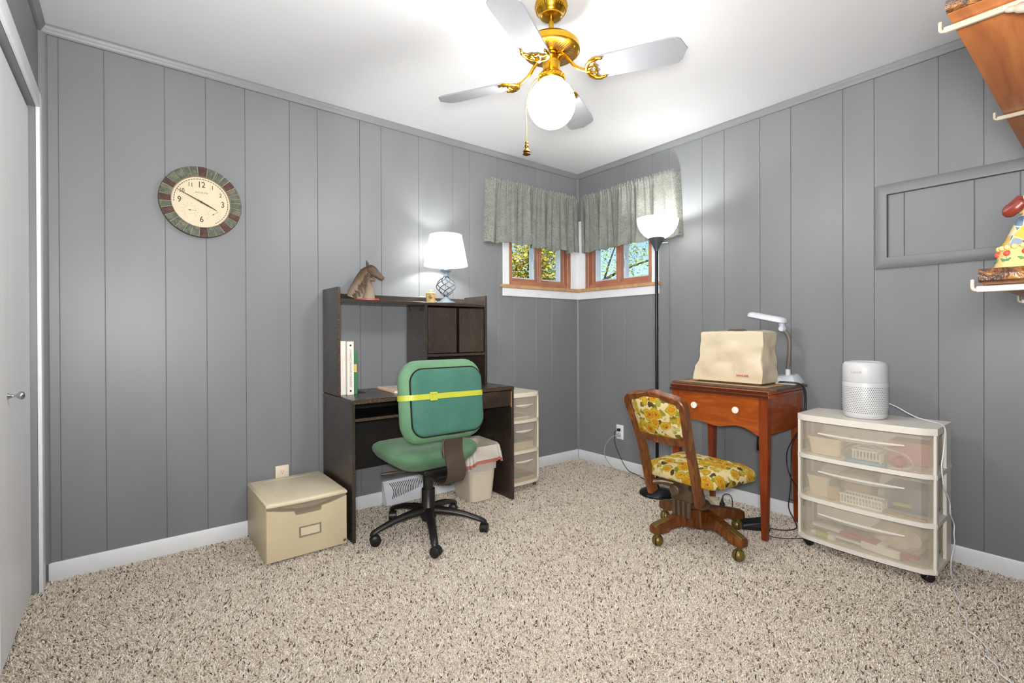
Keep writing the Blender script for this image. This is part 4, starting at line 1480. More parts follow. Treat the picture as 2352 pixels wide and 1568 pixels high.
# ------------------------------------------------------------------ valances over the windows
def valance_mat():
    k = NT('valance_cloth')
    at = k.n('Attribute', attribute_name='cloth_uv')
    sc = k.n('Mapping')
    sc.inputs['Scale'].default_value = (1, 1, 1)
    k.l(at.outputs['Vector'], sc.inputs['Vector'])
    dn = k.noise(sc.outputs[0], 80, 2)
    dm = k.n('MixRGB')
    dm.inputs[0].default_value = 0.012
    k.l(sc.outputs[0], dm.inputs[1])
    k.l(dn.outputs['Color'], dm.inputs[2])
    v1 = k.n('TexVoronoi', feature='DISTANCE_TO_EDGE')
    v1.inputs['Scale'].default_value = 120
    k.l(dm.outputs[0], v1.inputs['Vector'])
    v2 = k.n('TexVoronoi')
    v2.inputs['Scale'].default_value = 170
    k.l(dm.outputs[0], v2.inputs['Vector'])
    base = k.ramp(k.noise(sc.outputs[0], 14, 3).outputs['Fac'], [(0.3, 'a2a69e'), (0.7, 'b6b9b0')])
    f1 = k.ramp(v1.outputs['Distance'], [(0.0, (0.75, 0.75, 0.75, 1)), (0.05, (0.4, 0.4, 0.4, 1)), (0.11, (0, 0, 0, 1))])
    f2 = k.ramp(v2.outputs['Distance'], [(0.16, (0.9, 0.9, 0.9, 1)), (0.28, (0, 0, 0, 1))])
    c = k.mix(f1, base, '5b6058')
    c = k.mix(f2, c, '34372f')
    k.l(c, k.p.inputs['Base Color'])
    k.setp(Roughness=0.9, Specular_IOR_Level=0.15)
    tl = k.n('BsdfTranslucent')
    k.l(c, tl.inputs[0])
    mx = k.n('MixShader')
    mx.inputs[0].default_value = 0.38
    k.l(k.p.outputs[0], mx.inputs[1])
    k.l(tl.outputs[0], mx.inputs[2])
    k.l(mx.outputs[0], k.out.inputs['Surface'])
    M['valance_cloth'] = k.m
valance_mat()

def valance(mp, s_far, s_near, seed, label, pleats):
    """gathered cloth from s_far (outer end) to s_near (room corner); mp maps (s, d) to the room"""
    rs = random.Random(seed)
    t = thing('valance', label, 'valance', (*mp((s_far+s_near)/2, -0.07), 1.74), 0, group='window valances')
    ph = [rs.uniform(0, 6.28) for _ in range(6)]
    N, K = 240, 34
    Lg = s_far-s_near
    def depth(u, v):
        # v: 0 at the top, 1 at the hem
        a = 0.007+0.026*v
        f = 0.6*math.sin(2*PI*5.2*u+ph[0]+0.8*math.sin(2*PI*2*u+ph[1]))+0.34*math.sin(2*PI*12*u+ph[2]+1.1*math.sin(2*PI*3*u))
        g = 0.0045*math.sin(2*PI*41*u+ph[3])*max(0, 1-v*3.5)+0.002*math.sin(2*PI*23*u+ph[4])
        st = 0.0
        for pu, h in pleats:
            w = 0.010+0.006*v
            st += h*(0.4+0.6*v)/(1+math.exp(-(u-pu)/w*2.2))
        return a*f+g+st
    def pos(u, v, off=0.0):
        s = s_far-Lg*u
        d = -0.075-depth(u, v)-off
        e = max(0.0, (0.035-u)/0.035)
        d = d*(1-e**1.5)+(-0.004)*(e**1.5)
        s += 0.010*e*0
        s += 0.022*(v-0.15)*(1-u)*1.0
        ztop = 2.222+0.006*math.sin(2*PI*29*u+ph[5])+0.003*math.sin(2*PI*53*u)
        zbot = 1.747+0.006*math.sin(2*PI*5*u+ph[2])+0.004*math.sin(2*PI*11*u)
        z = ztop+(zbot-ztop)*v
        x, y = mp(s, d)
        return (x, y, z)
    def sheet(name, v0, v1, rows, off, parent):
        verts, uv, faces = [], [], []
        o_ = inv(t)
        for j in range(rows+1):
            v = v0+(v1-v0)*j/rows
            for i in range(N+1):
                u = i/N
                # rod pocket: cloth bulges over the rod near the top
                bulge = 0.008*math.exp(-((v-0.055)/0.025)**2) if v < 0.2 else 0.0
                verts.append(o_ @ Vector(pos(u, v, off+bulge)))
                uv.append((u*Lg*1.7, v*0.48, 0.0))
        for j in range(rows):
            for i in range(N):
                a = j*(N+1)+i
                faces.append((a, a+1, a+N+2, a+N+1))
        me = bpy.data.meshes.new(name)
        me.from_pydata([tuple(v) for v in verts], [], faces)
        at = me.attributes.new('cloth_uv', 'FLOAT_VECTOR', 'POINT')
        at.data.foreach_set('vector', [c for p in uv for c in p])
        return link(name, me, 'valance_cloth', parent, 180)
    cl = sheet('cloth', 0.0, 1.0, K, 0.0, t)
    hem = sheet('hem', 0.872, 0.999, 5, 0.0025, t)
    b = B()
    b.tube([(*mp(s_far-0.040, -0.008), 2.185), (*mp(s_far-0.040, -0.036), 2.185), (*mp(s_near+0.02, -0.036), 2.185)], 0.006, 8)
    bw(b, 'curtain_rod', 'vinyl_white', t, 60)
    return t
valance(mapL, 0.985, 0.076, 4, 'sage patterned valance over the window left of the corner', [(0.19, 0.020), (0.42, -0.022), (0.66, 0.022), (0.84, -0.016)])
valance(mapR, 1.005, 0.096, 9, 'sage patterned valance over the window behind the floor lamp', [(0.30, 0.018), (0.55, -0.026), (0.78, -0.018), (0.9, 0.012)])

# ------------------------------------------------------------------ framed cover on the right wall
ac = thing('wall_cover_panel', 'grey framed board panel fixed to the wall above the drawer cart', 'panel', (-0.0005, -2.56, 1.40))
AY0, AY1, AZ0, AZ1 = -2.98, -2.138, 1.402, 1.832
def mitre(name, quad):
    """moulding piece: quad of (y, z) with the two outer points first; bevelled towards the inside"""
    (ay, az), (by, bz), (cy, cz), (dy, dz) = quad
    b = B()
    r0 = [(-0.0005, ay, az), (-0.0005, by, bz), (-0.0005, cy, cz), (-0.0005, dy, dz)]
    def mid(p, q_, f):
        return tuple(p[i]+(q_[i]-p[i])*f for i in range(3))
    # cross-section: outer edge low, bulging ridge, high inner edge
    prof = [(0.0, -0.0005), (0.0, -0.012), (0.12, -0.019), (0.45, -0.024), (0.9, -0.027), (1.0, -0.025), (1.0, -0.0005)]
    rings = []
    for P, Q in ((r0[0], r0[3]), (r0[1], r0[2])):
        ring = []
        for f, x in prof:
            m = mid(P, Q, f)
            ring.append((x, m[1], m[2]))
        rings.append(ring)
    b.rings(rings)
    bw(b, name, 'wall_paint', ac, 40)
fwid = 0.054
mitre('moulding', [(AY1, AZ0), (AY1, AZ1), (AY1-fwid, AZ1-fwid), (AY1-fwid, AZ0+fwid)])
mitre('moulding', [(AY1, AZ1), (AY0, AZ1), (AY0+fwid, AZ1-fwid), (AY1-fwid, AZ1-fwid)])
mitre('moulding', [(AY0, AZ0), (AY1, AZ0), (AY1-fwid, AZ0+fwid), (AY0+fwid, AZ0+fwid)])
mitre('moulding', [(AY0, AZ1), (AY0, AZ0), (AY0+fwid, AZ0+fwid), (AY0+fwid, AZ1-fwid)])
ys = [AY1-fwid-0.001, -2.260, -2.518, -2.665, -2.83, AY0+fwid+0.001]
for a, c in zip(ys, ys[1:]):
    b = B()
    b.prism([(a-0.001, AZ0+fwid+0.001), (c+0.001, AZ0+fwid+0.001), (c+0.001, AZ1-fwid-0.001), (a-0.001, AZ1-fwid-0.001)], -0.0075, -0.0008, 'x', bev=0.0018, front_only=True)
    bw(b, 'board', 'wall_paint', ac, 0)

# ------------------------------------------------------------------ floor lamp
plain('lamp_black', '1b1d20', 0.3, 0.5, var=0.15)
plain('lamp_grey_cone', '4d545c', 0.4, 0.4, var=0.08)
fl = thing('floor_lamp', 'black pole floor lamp with a lit white bowl in the corner', 'lamp', (-0.288, -1.002, 0.0))
B().lathe([(0.0, -0.004), (0.115, -0.004), (0.118, 0.004), (0.112, 0.014), (0.085, 0.026), (0.05, 0.034), (0.016, 0.04), (0.012, 0.055), (0.0, 0.055)], 44).build('base', 'lamp_black', fl, 50)
B().tube([(0, 0, 0.05), (0, 0, 1.63)], 0.0105, 14).build('pole', 'lamp_black', fl, 60)
for z in (0.55, 1.1):
    B().tube([(0, 0, z-0.008), (0, 0, z+0.008)], 0.0118, 14).build('pole_joint', 'lamp_black', fl, 60)
TL = Matrix.Rotation(R(3.5), 4, Vector((_fw.x, _fw.y, 0)).normalized())
B().lathe([(0.0, 1.622), (0.012, 1.622), (0.015, 1.635), (0.026, 1.66), (0.042, 1.685), (0.054, 1.708), (0.0, 1.708)], 32).build('cup_cone', 'lamp_grey_cone', fl, 50)
b = B()
prof = [(0.056, 1.709), (0.082, 1.726), (0.106, 1.751), (0.122, 1.778), (0.131, 1.806), (0.135, 1.832)]
b.rings([[TL @ Vector((r_*math.cos(2*PI*k/56), r_*math.sin(2*PI*k/56), z-1.7))+Vector((0, 0, 1.7)) for k in range(56)] for r_, z in prof], cap0=True, cap1=False)
b.build('bowl_shade', 'frosted_bowl', fl, 180)
B().ball((0, 0, 1.765), 0.03, 20, 12).build('light_bulb', 'bulb_torch', fl, 180)
B().tube([(0, 0, 1.709), (0, 0, 1.738)], 0.014, 12).build('socket', 'vinyl_white', fl, 60)
B().tube([(0.0, 0.0, 1.675), (_r.x*0.075, _r.y*0.075, 1.678)], [0.004, 0.003], 6).build('switch_stem', 'vinyl_white', fl, 60)

# ------------------------------------------------------------------ sewing table
def orange_wood(name, c1, c2, c3, rot):
    k = NT(name)
    vec = k.coord((2.5, 2.5, 14) if rot == 'h' else (14, 14, 1.5))
    nz = k.noise(vec, 2.0, 5, 0.6, 1.2)
    k.l(k.ramp(nz.outputs['Fac'], [(0.3, c1), (0.52, c2), (0.72, c3)]), k.p.inputs['Base Color'])
    k.setp(Roughness=0.3, Coat_Weight=0.25, Coat_Roughness=0.2)
    k.bump(nz.outputs['Fac'], 0.03, 0.002)
    M[name] = k.m
orange_wood('table_wood', '853a0d', '994815', 'ab5920', 'h')
orange_wood('table_leg_wood', '6d2c0e', '823611', '944518', 'v')
def chipped():
    k = NT('chipped_edge')
    vec = k.coord((10, 10, 60))
    nz = k.noise(vec, 9, 5, 0.75)
    k.l(k.ramp(nz.outputs['Fac'], [(0.45, '34150a'), (0.6, '5a260d'), (0.68, '8f4a1c'), (0.78, 'd08a4c')]), k.p.inputs['Base Color'])
    k.setp(Roughness=0.4)
    M['chipped_edge'] = k.m
chipped()
plain('knob_white', 'efe8d6', 0.3, var=0.03)
TX0, TX1, TY0, TY1 = -0.50, -0.06, -1.812, -1.258
tb = thing('sewing_table', 'orange-brown wooden sewing table with two white drawer knobs', 'table', ((TX0+TX1)/2, (TY0+TY1)/2, 0))
bw(B().box(TX0-0.008, TX1+0.005, TY0-0.008, TY1+0.008, 0.755, 0.772, 0.003, 2), 'table_top', 'table_wood', tb, 30)
bw(B().box(TX0-0.010, TX1+0.005, TY0-0.010, TY1+0.010, 0.735, 0.7535, 0.003, 2), 'folding_leaf', 'table_wood', tb, 30)
bw(B().box(TX0-0.0112, TX0-0.0101, TY0-0.008, TY1+0.008, 0.737, 0.752), 'worn_edge', 'chipped_edge', tb, 0)
bw(B().box(TX0-0.0092, TX0-0.0081, TY0-0.006, TY1+0.006, 0.757, 0.770), 'worn_edge', 'chipped_edge', tb, 0)
b = B()
ya, yb_ = TY0+0.044, TY1-0.044
low = []
for i in range(25):
    f = i/24
    y = ya+(yb_-ya)*f
    s = abs(2*f-1)
    z = 0.566+0.010*math.cos(PI*2.0*s)*(-1 if s < 0.5 else -1)*0.9 - (0.022*max(0, (s-0.72)/0.28)**1.3)
    low.append((y, z))
b.prism(low+[(yb_, 0.734), (ya, 0.734)], TX0+0.004, TX0+0.020, 'x', bev=0.0)
ap = bw(b, 'drawer_front', 'table_wood', tb, 30)
bw(B().box(TX0+0.044, TX1-0.04, TY0+0.006, TY0+0.022, 0.545, 0.734), 'side_apron', 'table_wood', tb, 0)
bw(B().box(TX0+0.044, TX1-0.04, TY1-0.022, TY1-0.006, 0.545, 0.734), 'side_apron', 'table_wood', tb, 0)
bw(B().box(TX1-0.02, TX1-0.004, ya, yb_, 0.56, 0.734), 'back_apron', 'table_wood', tb, 0)
for y in (-1.412, -1.654):
    b = B()
    b.lathe([(0.0, 0.0), (0.008, 0.0), (0.007, 0.012), (0.0165, 0.016), (0.0185, 0.021), (0.0175, 0.027), (0.0, 0.029)], 24, (TX0+0.004, y, 0.662), Matrix.Rotation(-PI/2, 4, 'Y'))
    bw(b, 'knob', 'knob_white', tb, 45)
b = B()
b.tube(spline([(-0.40, -1.735, 0.57), (-0.435, -1.742, 0.545), (-0.452, -1.748, 0.51), (-0.452, -1.746, 0.475), (-0.44, -1.742, 0.455)], 5), [0.007]*6+[0.010]*11+[0.012]*3+[0.008], 8)
bw(b, 'knee_lever', 'iron_black', tb, 60)
for sx in (0, 1):
    for sy in (0, 1):
        cx, cy = (TX0, TX1)[sx], (TY0, TY1)[sy]
        dx_, dy_ = (1, -1)[sx], (1, -1)[sy]
        def sq(w, z):
            return [(cx, cy, z), (cx+dx_*w, cy, z), (cx+dx_*w, cy+dy_*w, z), (cx, cy+dy_*w, z)]
        rings = [[(x+dx_*off, y+dy_*off, z) for x, y, z in sq(w, z)] for w, z, off in ((0.027, 0.0, 0.008), (0.043, 0.5, 0.0), (0.044, 0.734, 0.0))]
        bw(B().rings(rings), 'leg', 'table_leg_wood', tb, 0)

# board, kraft paper, covered machine and gooseneck lamp on the table
wood('board_brown', '4a3a2c', '5c4a3a', '6c5947', (4, 14, 4), 0.5, 0.03)
brd = thing('table_board', 'thin brown board lying across the sewing table top', 'board', (-0.275, -1.54, 0.7725))
B().box(-0.195, 0.195, -0.305, 0.305, 0.0, 0.0125, 0.002, 1).build('panel', 'board_brown', brd, 0)
plain('kraft_paper', 'b6905f', 0.8, var=0.08, vscale=8)
kp = thing('paper_sheet', 'tan kraft paper sheet under the covered machine', 'paper', (-0.29, -1.53, 0.7854))
b = B()
rs = random.Random(12)
gx_ = [(-0.165+0.30*i/6) for i in range(7)]
gy_ = [(-0.255+0.53*j/10) for j in range(11)]
vv = [[b.bm.verts.new((x, y, 0.0004+0.0008*rs.random())) for x in gx_] for y in gy_]
for j in range(10):
    for i in range(6):
        b.bm.faces.new((vv[j][i], vv[j][i+1], vv[j+1][i+1], vv[j+1][i]))
o = b.build('sheet', 'kraft_paper', kp, 60)
sm = o.modifiers.new('thick', 'SOLIDIFY')
sm.thickness = 0.0006
sm.offset = 1

def vinyl_cover():
    k = NT('cover_vinyl')
    vec = k.coord()
    nz = k.noise(k.coord((3, 9, 7)), 2.5, 4, 0.55, 0.6)
    k.l(k.ramp(k.noise(vec, 8, 3).outputs['Fac'], [(0.3, 'd0c0a2'), (0.7, 'dacbb0')]), k.p.inputs['Base Color'])
    k.setp(Roughness=0.38)
    k.bump(nz.outputs['Fac'], 0.16, 0.02)
    M['cover_vinyl'] = k.m
vinyl_cover()
plain('red_print', 'b03a22', 0.5)
CVX, CVY = -0.305, -1.537
cv = thing('sewing_machine', 'sewing machine under a cream vinyl cover with red lettering', 'sewing machine', (CVX, CVY, 0.7868))
B().box(-0.085, 0.095, -0.192, 0.175, 0.0, 0.018, 0.003, 1).build('machine_base', 'board_brown', cv, 0)
b = B()
rows = []
NR, NC = 44, 25
def cover_pt(u, z):
    """u runs 0..1 round the sides starting at the front-left; z height in 0..1"""
    zz = 0.012+0.276*z
    flare = 1/(1+math.exp((z-0.34)/0.03))
    yL = 0.167+0.035*flare-0.012*z
    yR = -0.200-0.004*z
    xF, xB = -0.098+0.012*z, 0.092-0.015*z
    cs = [(xF, yL), (xF, yR), (xB, yR), (xB, yL)]
    per = [abs(yR-yL), xB-xF, abs(yR-yL), xB-xF]
    tot = sum(per)
    d = u*tot
    for e in range(4):
        if d <= per[e]+1e-9:
            f = d/per[e]
            p, q_ = cs[e], cs[(e+1) % 4]
            x, y = p[0]+(q_[0]-p[0])*f, p[1]+(q_[1]-p[1])*f
            break
        d -= per[e]
    # folds falling diagonally from the top right
    nrm = Vector((x, y*0.5, 0)).normalized()
    s1 = math.sin(24*(y+0.05)-7*z)*0.006*math.sin(PI*min(1, z*1.1))
    s2 = mnoise.noise(Vector((x*9, y*9+z*2.2, z*3.0)))*0.017*math.sin(PI*min(1, max(0, z*0.95+0.06)))
    s3 = mnoise.noise(Vector((x*20+5, y*22, z*9)))*0.004
    k_ = s1+s2+s3*min(1, z*3)
    return (x+nrm.x*k_, y+nrm.y*k_, zz)
nper = 96
for j in range(NC):
    z = j/(NC-1)
    rows.append([cover_pt(i/nper, z) for i in range(nper)])
# rounded top edge then the sagging top
top0 = rows[-1]
for ins, dz in ((0.03, 0.006), (0.10, 0.010), (0.3, 0.009), (0.6, 0.007), (0.95, 0.006)):
    ring = []
    for x, y, z in top0:
        cy_ = -0.02
        xx, yy = x*(1-ins), cy_+(y-cy_)*(1-ins)
        ring.append((xx, yy, z+dz+0.014*mnoise.noise(Vector((xx*14, yy*11, 3.3)))*min(1, ins*4)))
    rows.append(ring)
b.rings(rows, cap0=False)
cvo = b.build('dust_cover', 'cover_vinyl', cv, 50)
text('cover_lettering', 'SINGER', 0.0155, 'red_print', cvo, (-0.1050, -1.638-CVY, 0.0505), (PI/2, 0, -PI/2), sx=1.25, font_space=1.1, bold=0.0003)
b = B()
b.tube([(0.0, 0.03, 0.296), (0.0, 0.02, 0.302), (0.0, -0.06, 0.302), (0.0, -0.07, 0.296)], 0.008, 8)
b.build('handle', 'board_brown', cv, 50)

plain('lamp_white', 'd4d8dd', 0.35, var=0.02)
plain('gooseneck_taupe', '6d665c', 0.5, var=0.1)
gl_ = thing('craft_lamp', 'white gooseneck craft lamp beside the covered sewing machine', 'lamp', (-0.128, -1.765, 0.7852))
b = B()
b.rings([[(-0.075, -0.062, 0.0), (-0.075, 0.075, 0.0), (0.06, 0.075, 0.0), (0.06, -0.062, 0.0)],
         [(-0.075, -0.062, 0.012), (-0.075, 0.075, 0.012), (0.06, 0.075, 0.012), (0.06, -0.062, 0.012)],
         [(-0.030, -0.030, 0.050), (-0.035, 0.066, 0.042), (0.05, 0.066, 0.050), (0.05, -0.030, 0.058)]])
bm_ = b.bm
bmesh.ops.bevel(bm_, geom=list(bm_.edges), offset=0.006, segments=2, profile=0.5, affect='EDGES')
b.build('base', 'lamp_white', gl_, 50)
B().box(-0.066, -0.056, 0.018, 0.05, 0.024, 0.032, 0.003, 2).build('switch', 'vinyl_white', gl_, 30)
B().tube([(0, 0.005, 0.045), (0, 0.005, 0.082)], [0.014, 0.013], 16).build('neck_socket', 'lamp_white', gl_, 50)
b = B()
pth = spline([(0, 0.005, 0.078), (0, 0.000, 0.13), (0, -0.004, 0.19), (0, -0.004, 0.24), (0, 0.004, 0.275), (0, 0.020, 0.298)], 10)
rad_ = [0.0098+0.0009*(i % 2) for i in range(len(pth))]
b.tube(pth, rad_, 12)
b.build('gooseneck', 'gooseneck_taupe', gl_, 60)
b = B()
b.ball((0, 0.034, 0.310), 0.017, 14, 8)
b.tube([(-0.02, 0.034, 0.312), (0.02, 0.034, 0.312)], 0.014, 14)
b.tube([(0, 0.034, 0.312), (0, 0.04, 0.345)], 0.016, 12)
b.build('swivel_joint', 'lamp_white', gl_, 50)
HM = Matrix.Translation((-0.01, 0.115, 0.378)) @ Matrix.Rotation(R(12), 4, 'X') @ Matrix.Rotation(R(-4), 4, 'Z')
b = B()
rings = []
for z, ins in ((-0.015, 0.006), (-0.012, 0.0), (0.004, 0.001), (0.014, 0.010), (0.018, 0.024)):
    rings.append([(x, y, z) for x, y in rrect(0.088-2*ins, 0.225-2*ins, 0.040-ins*0.7, 7)])
b.rings(rings, cap0=False)
inn = [[(x, y, z) for x, y in rrect(0.088-2*ins, 0.225-2*ins, 0.036-ins*0.7, 7)] for z, ins in ((-0.015, 0.006), (-0.013, 0.012), (0.006, 0.016))]
b.rings(inn, cap0=False)
b.xf(HM)
b.build('lamp_head', 'lamp_white', gl_, 45)
b = B()
for x in (-0.012, 0.012):
    b.tube([HM @ Vector((x, -0.06, -0.004)), HM @ Vector((x, 0.085, -0.004))], 0.006, 10)
b.build('fluorescent_tube', 'vinyl_white', gl_, 60)
b = B()
b.box(-0.018, 0.018, -0.075, -0.058, -0.012, 0.004, 0.002, 1, mtx=HM)
b.build('tube_holder', 'iron_black', gl_, 0)

# ------------------------------------------------------------------ wooden swivel chair with floral seat
def floral():
    k = NT('floral_fabric')
    vec = k.coord()
    nz = k.noise(vec, 16, 3, 0.6)
    ds = k.n('MixRGB')
    ds.inputs[0].default_value = 0.055
    k.l(vec, ds.inputs[1])
    k.l(nz.outputs['Color'], ds.inputs[2])
    def vor(scale, seed):
        mp_ = k.n('Mapping')
        mp_.inputs['Location'].default_value = (seed, seed*1.7, seed*0.6)
        k.l(ds.outputs[0], mp_.inputs[0])
        v = k.n('TexVoronoi')
        v.inputs['Scale'].default_value = scale
        k.l(mp_.outputs[0], v.inputs['Vector'])
        return v
    cream = k.ramp(k.noise(vec, 6, 2).outputs['Fac'], [(0.3, 'ceb982'), (0.7, 'dbc99a')])
    lf_ = vor(27, 3.1)
    leafc = k.ramp(lf_.outputs['Color'], [(0.2, '4a3319'), (0.45, '6a5a1e'), (0.7, '7f8428'), (0.9, '93953a')])
    leafm = k.ramp(lf_.outputs['Distance'], [(0.38, (1, 1, 1, 1)), (0.43, (0, 0, 0, 1))])
    pick = k.ramp(k.noise(vec, 9, 1).outputs['Fac'], [(0.30, (0, 0, 0, 1)), (0.36, (1, 1, 1, 1))])
    c = k.mix(k.math('MULTIPLY', leafm, pick), cream, leafc)
    fl_ = vor(18, 7.7)
    fine = k.noise(vec, 75, 3, 0.7)
    dd = k.math('ADD', fl_.outputs['Distance'], k.math('MULTIPLY', k.math('SUBTRACT', fine.outputs['Fac'], 0.5), 0.35))
    flc = k.ramp(dd, [(0.02, '5e3a0e'), (0.12, '9a5c0c'), (0.2, 'c68e16'), (0.3, 'a86c10'), (0.4, 'cba51f'), (0.5, '8f8526'), (0.56, 'b08a1e')])
    flm = k.ramp(fl_.outputs['Distance'], [(0.52, (1, 1, 1, 1)), (0.56, (0, 0, 0, 1))])
    pk2 = k.ramp(k.noise(vec, 7, 1).outputs['Fac'], [(0.30, (0, 0, 0, 1)), (0.36, (1, 1, 1, 1))])
    c = k.mix(k.math('MULTIPLY', flm, pk2), c, flc)
    k.l(c, k.p.inputs['Base Color'])
    k.setp(Roughness=0.7, Specular_IOR_Level=0.3)
    k.bump(k.noise(vec, 300, 2).outputs['Fac'], 0.2, 0.002)
    M['floral_fabric'] = k.m
floral()
def chair_wood(name, rot):
    k = NT(name)
    vec = k.coord(rot)
    nz = k.noise(vec, 2.2, 5, 0.65, 1.0)
    k.l(k.ramp(nz.outputs['Fac'], [(0.28, '3d190a'), (0.45, '5f2f10'), (0.6, '7b481a'), (0.78, '97682c')]), k.p.inputs['Base Color'])
    k.setp(Roughness=0.35, Coat_Weight=0.2)
    k.bump(nz.outputs['Fac'], 0.06, 0.003)
    M[name] = k.m
chair_wood('chair_wood', (14, 14, 3))
plain('bronze_paint', '6a5644', 0.35, 0.5, var=0.08)
plain('brass_worn', '86763f', 0.42, 0.7, var=0.15, vscale=30)
wc = thing('swivel_chair', 'wooden swivel chair with yellow floral seat at the sewing table', 'chair', (-0.72, -1.56, 0.0), R(-3))
def caster_ball(b, x, y, z1, ang):
    m = Matrix.Translation((x, y, 0)) @ Matrix.Rotation(ang, 4, 'Z')
    for s in (-1, 1):
        rings = []
        for i in range(9):
            a = PI/2*i/8
            yy = s*(0.003+0.024*math.sin(a))
            rr_ = 0.027*math.cos(a)+0.002
            rings.append([m @ Vector((0.012+rr_*math.cos(2*PI*j/18), yy, 0.027+rr_*math.sin(2*PI*j/18))) for j in range(18)])
        b.rings(rings)
    b.tube([m @ Vector((0, 0, 0.045)), m @ Vector((0, 0, z1))], [0.012, 0.013], 10)
for k in range(4):
    a = R(-17+3+90*k)
    d = Vector((math.cos(a), math.sin(a), 0))
    s_ = Vector((-d.y, d.x, 0))
    prof = [(0.02, 0.165), (0.10, 0.155), (0.20, 0.132), (0.275, 0.112), (0.292, 0.106), (0.296, 0.098), (0.296, 0.072), (0.288, 0.066), (0.225, 0.068), (0.205, 0.074), (0.19, 0.086), (0.13, 0.092), (0.10, 0.088), (0.085, 0.078), (0.07, 0.070), (0.02, 0.068)]
    rings = []
    for w in (-0.023, 0.023):
        rings.append([d*r_+s_*w+Vector((0, 0, z)) for r_, z in prof])
    b = B().rings(rings)
    caps = [f for f in b.bm.faces if len(f.verts) > 4]
    bmesh.ops.bevel(b.bm, geom=list({e for f in caps for e in f.edges}), offset=0.003, segments=2, profile=0.5, affect='EDGES')
    lg = b.build('leg', 'chair_wood', wc, 35)
    b = B()
    pl = [(0.20, 0.1325), (0.275, 0.1125), (0.29, 0.107)]
    b.rings([[d*r_+s_*w*f+Vector((0, 0, z+dz)) for w, dz in ((-0.016, 0.0005), (0.016, 0.0005), (0.014, 0.0025), (-0.014, 0.0025))] for (r_, z), f in zip(pl, (1, 1, 0.8))])
    b.build('brass_plate', 'brass_worn', lg, 30)
    b = B()
    caster_ball(b, d.x*0.268, d.y*0.268, 0.07, a+1.1+1.3*k)
    b.build('caster', 'brass_worn', lg, 50)
B().lathe([(0.0, 0.062), (0.042, 0.062), (0.05, 0.072), (0.052, 0.11), (0.048, 0.16), (0.0, 0.165)], 8).build('hub', 'chair_wood', wc, 30)
B().lathe([(0.0, 0.1655), (0.062, 0.1655), (0.066, 0.171), (0.062, 0.180), (0.05, 0.196), (0.034, 0.205), (0.03, 0.225), (0.0, 0.225)], 28).build('hub_cap', 'bronze_paint', wc, 40)
b = B()
b.tube([(0, 0, 0.22), (0, 0, 0.34)], 0.018, 16)
b.box(-0.12, 0.06, -0.06, 0.06, 0.30, 0.338, 0.006, 2)
b.box(-0.155, -0.115, -0.062, 0.062, 0.225, 0.318, 0.008, 2)
for y in (-0.042, -0.014, 0.014, 0.042):
    b.tube([(-0.148, y, 0.15), (-0.148, y, 0.23)], 0.012, 10)
b.build('tilt_mechanism', 'bronze_paint', wc, 35)
B().lathe([(0.0, 0.0), (0.014, 0.0), (0.014, 0.02), (0.027, 0.024), (0.029, 0.03), (0.028, 0.044), (0.024, 0.048), (0.0, 0.049)], 24, (-0.15, 0.01, 0.285), Matrix.Rotation(-PI/2, 4, 'Y')).build('tension_knob', 'bronze_paint', wc, 45)
for s in (-1, 1):
    b = B()
    b.tube(spline([(-0.14, s*0.05, 0.30), (-0.17, s*0.10, 0.305), (-0.205, s*0.135, 0.30)], 5), 0.018, 8)
    b.build('support_bar', 'bronze_paint', wc, 50)
# bent back frame: up one stile, across the crest, down the other
half = [(-0.196, 0.138, 0.250), (-0.208, 0.140, 0.285), (-0.222, 0.142, 0.330), (-0.243, 0.142, 0.40), (-0.266, 0.142, 0.48), (-0.292, 0.145, 0.56), (-0.320, 0.151, 0.64), (-0.345, 0.159, 0.705), (-0.357, 0.160, 0.738), (-0.364, 0.146, 0.760), (-0.367, 0.115, 0.768), (-0.369, 0.06, 0.776), (-0.372, 0.0, 0.788)]
fr_pts = spline(half+[(x, -y, z) for x, y, z in reversed(half[:-1])], 4)
Nn = Vector((0.93, 0, 0.36)).normalized()
rings = []
m_ = len(fr_pts)
for i, p in enumerate(fr_pts):
    t = (fr_pts[min(i+1, m_-1)]-fr_pts[max(i-1, 0)]).normalized()
    sd = t.cross(Nn).normalized()
    nn = sd.cross(t).normalized()
    e = min(i, m_-1-i)/m_
    wv = 0.017 if e > 0.06 else 0.014+0.05*e
    dp = 0.019+0.010*max(0, 1-e*6)
    rings.append([p+sd*wv*cx_+nn*dp*cy_ for cx_, cy_ in ((-1, -0.8), (-0.8, -1), (0.8, -1), (1, -0.8), (1, 0.8), (0.8, 1), (-0.8, 1), (-1, 0.8))])
B().rings(rings).build('back_frame', 'chair_wood', wc, 40)
b = B()
rg = []
for i in range(9):
    y = -0.135+0.27*i/8
    bow = 0.018*(1-(y/0.135)**2)
    c = Vector((-0.294-bow, y, 0.562))
    rg.append([c+Vector((0.34*0+px*0.93+pz*-0.33, 0, pz*0.94+px*0.34)) for px, pz in ((-0.014, -0.017), (0.014, -0.017), (0.014, 0.017), (-0.014, 0.017))])
b.rings(rg)
b.build('cross_rail', 'chair_wood', wc, 30)
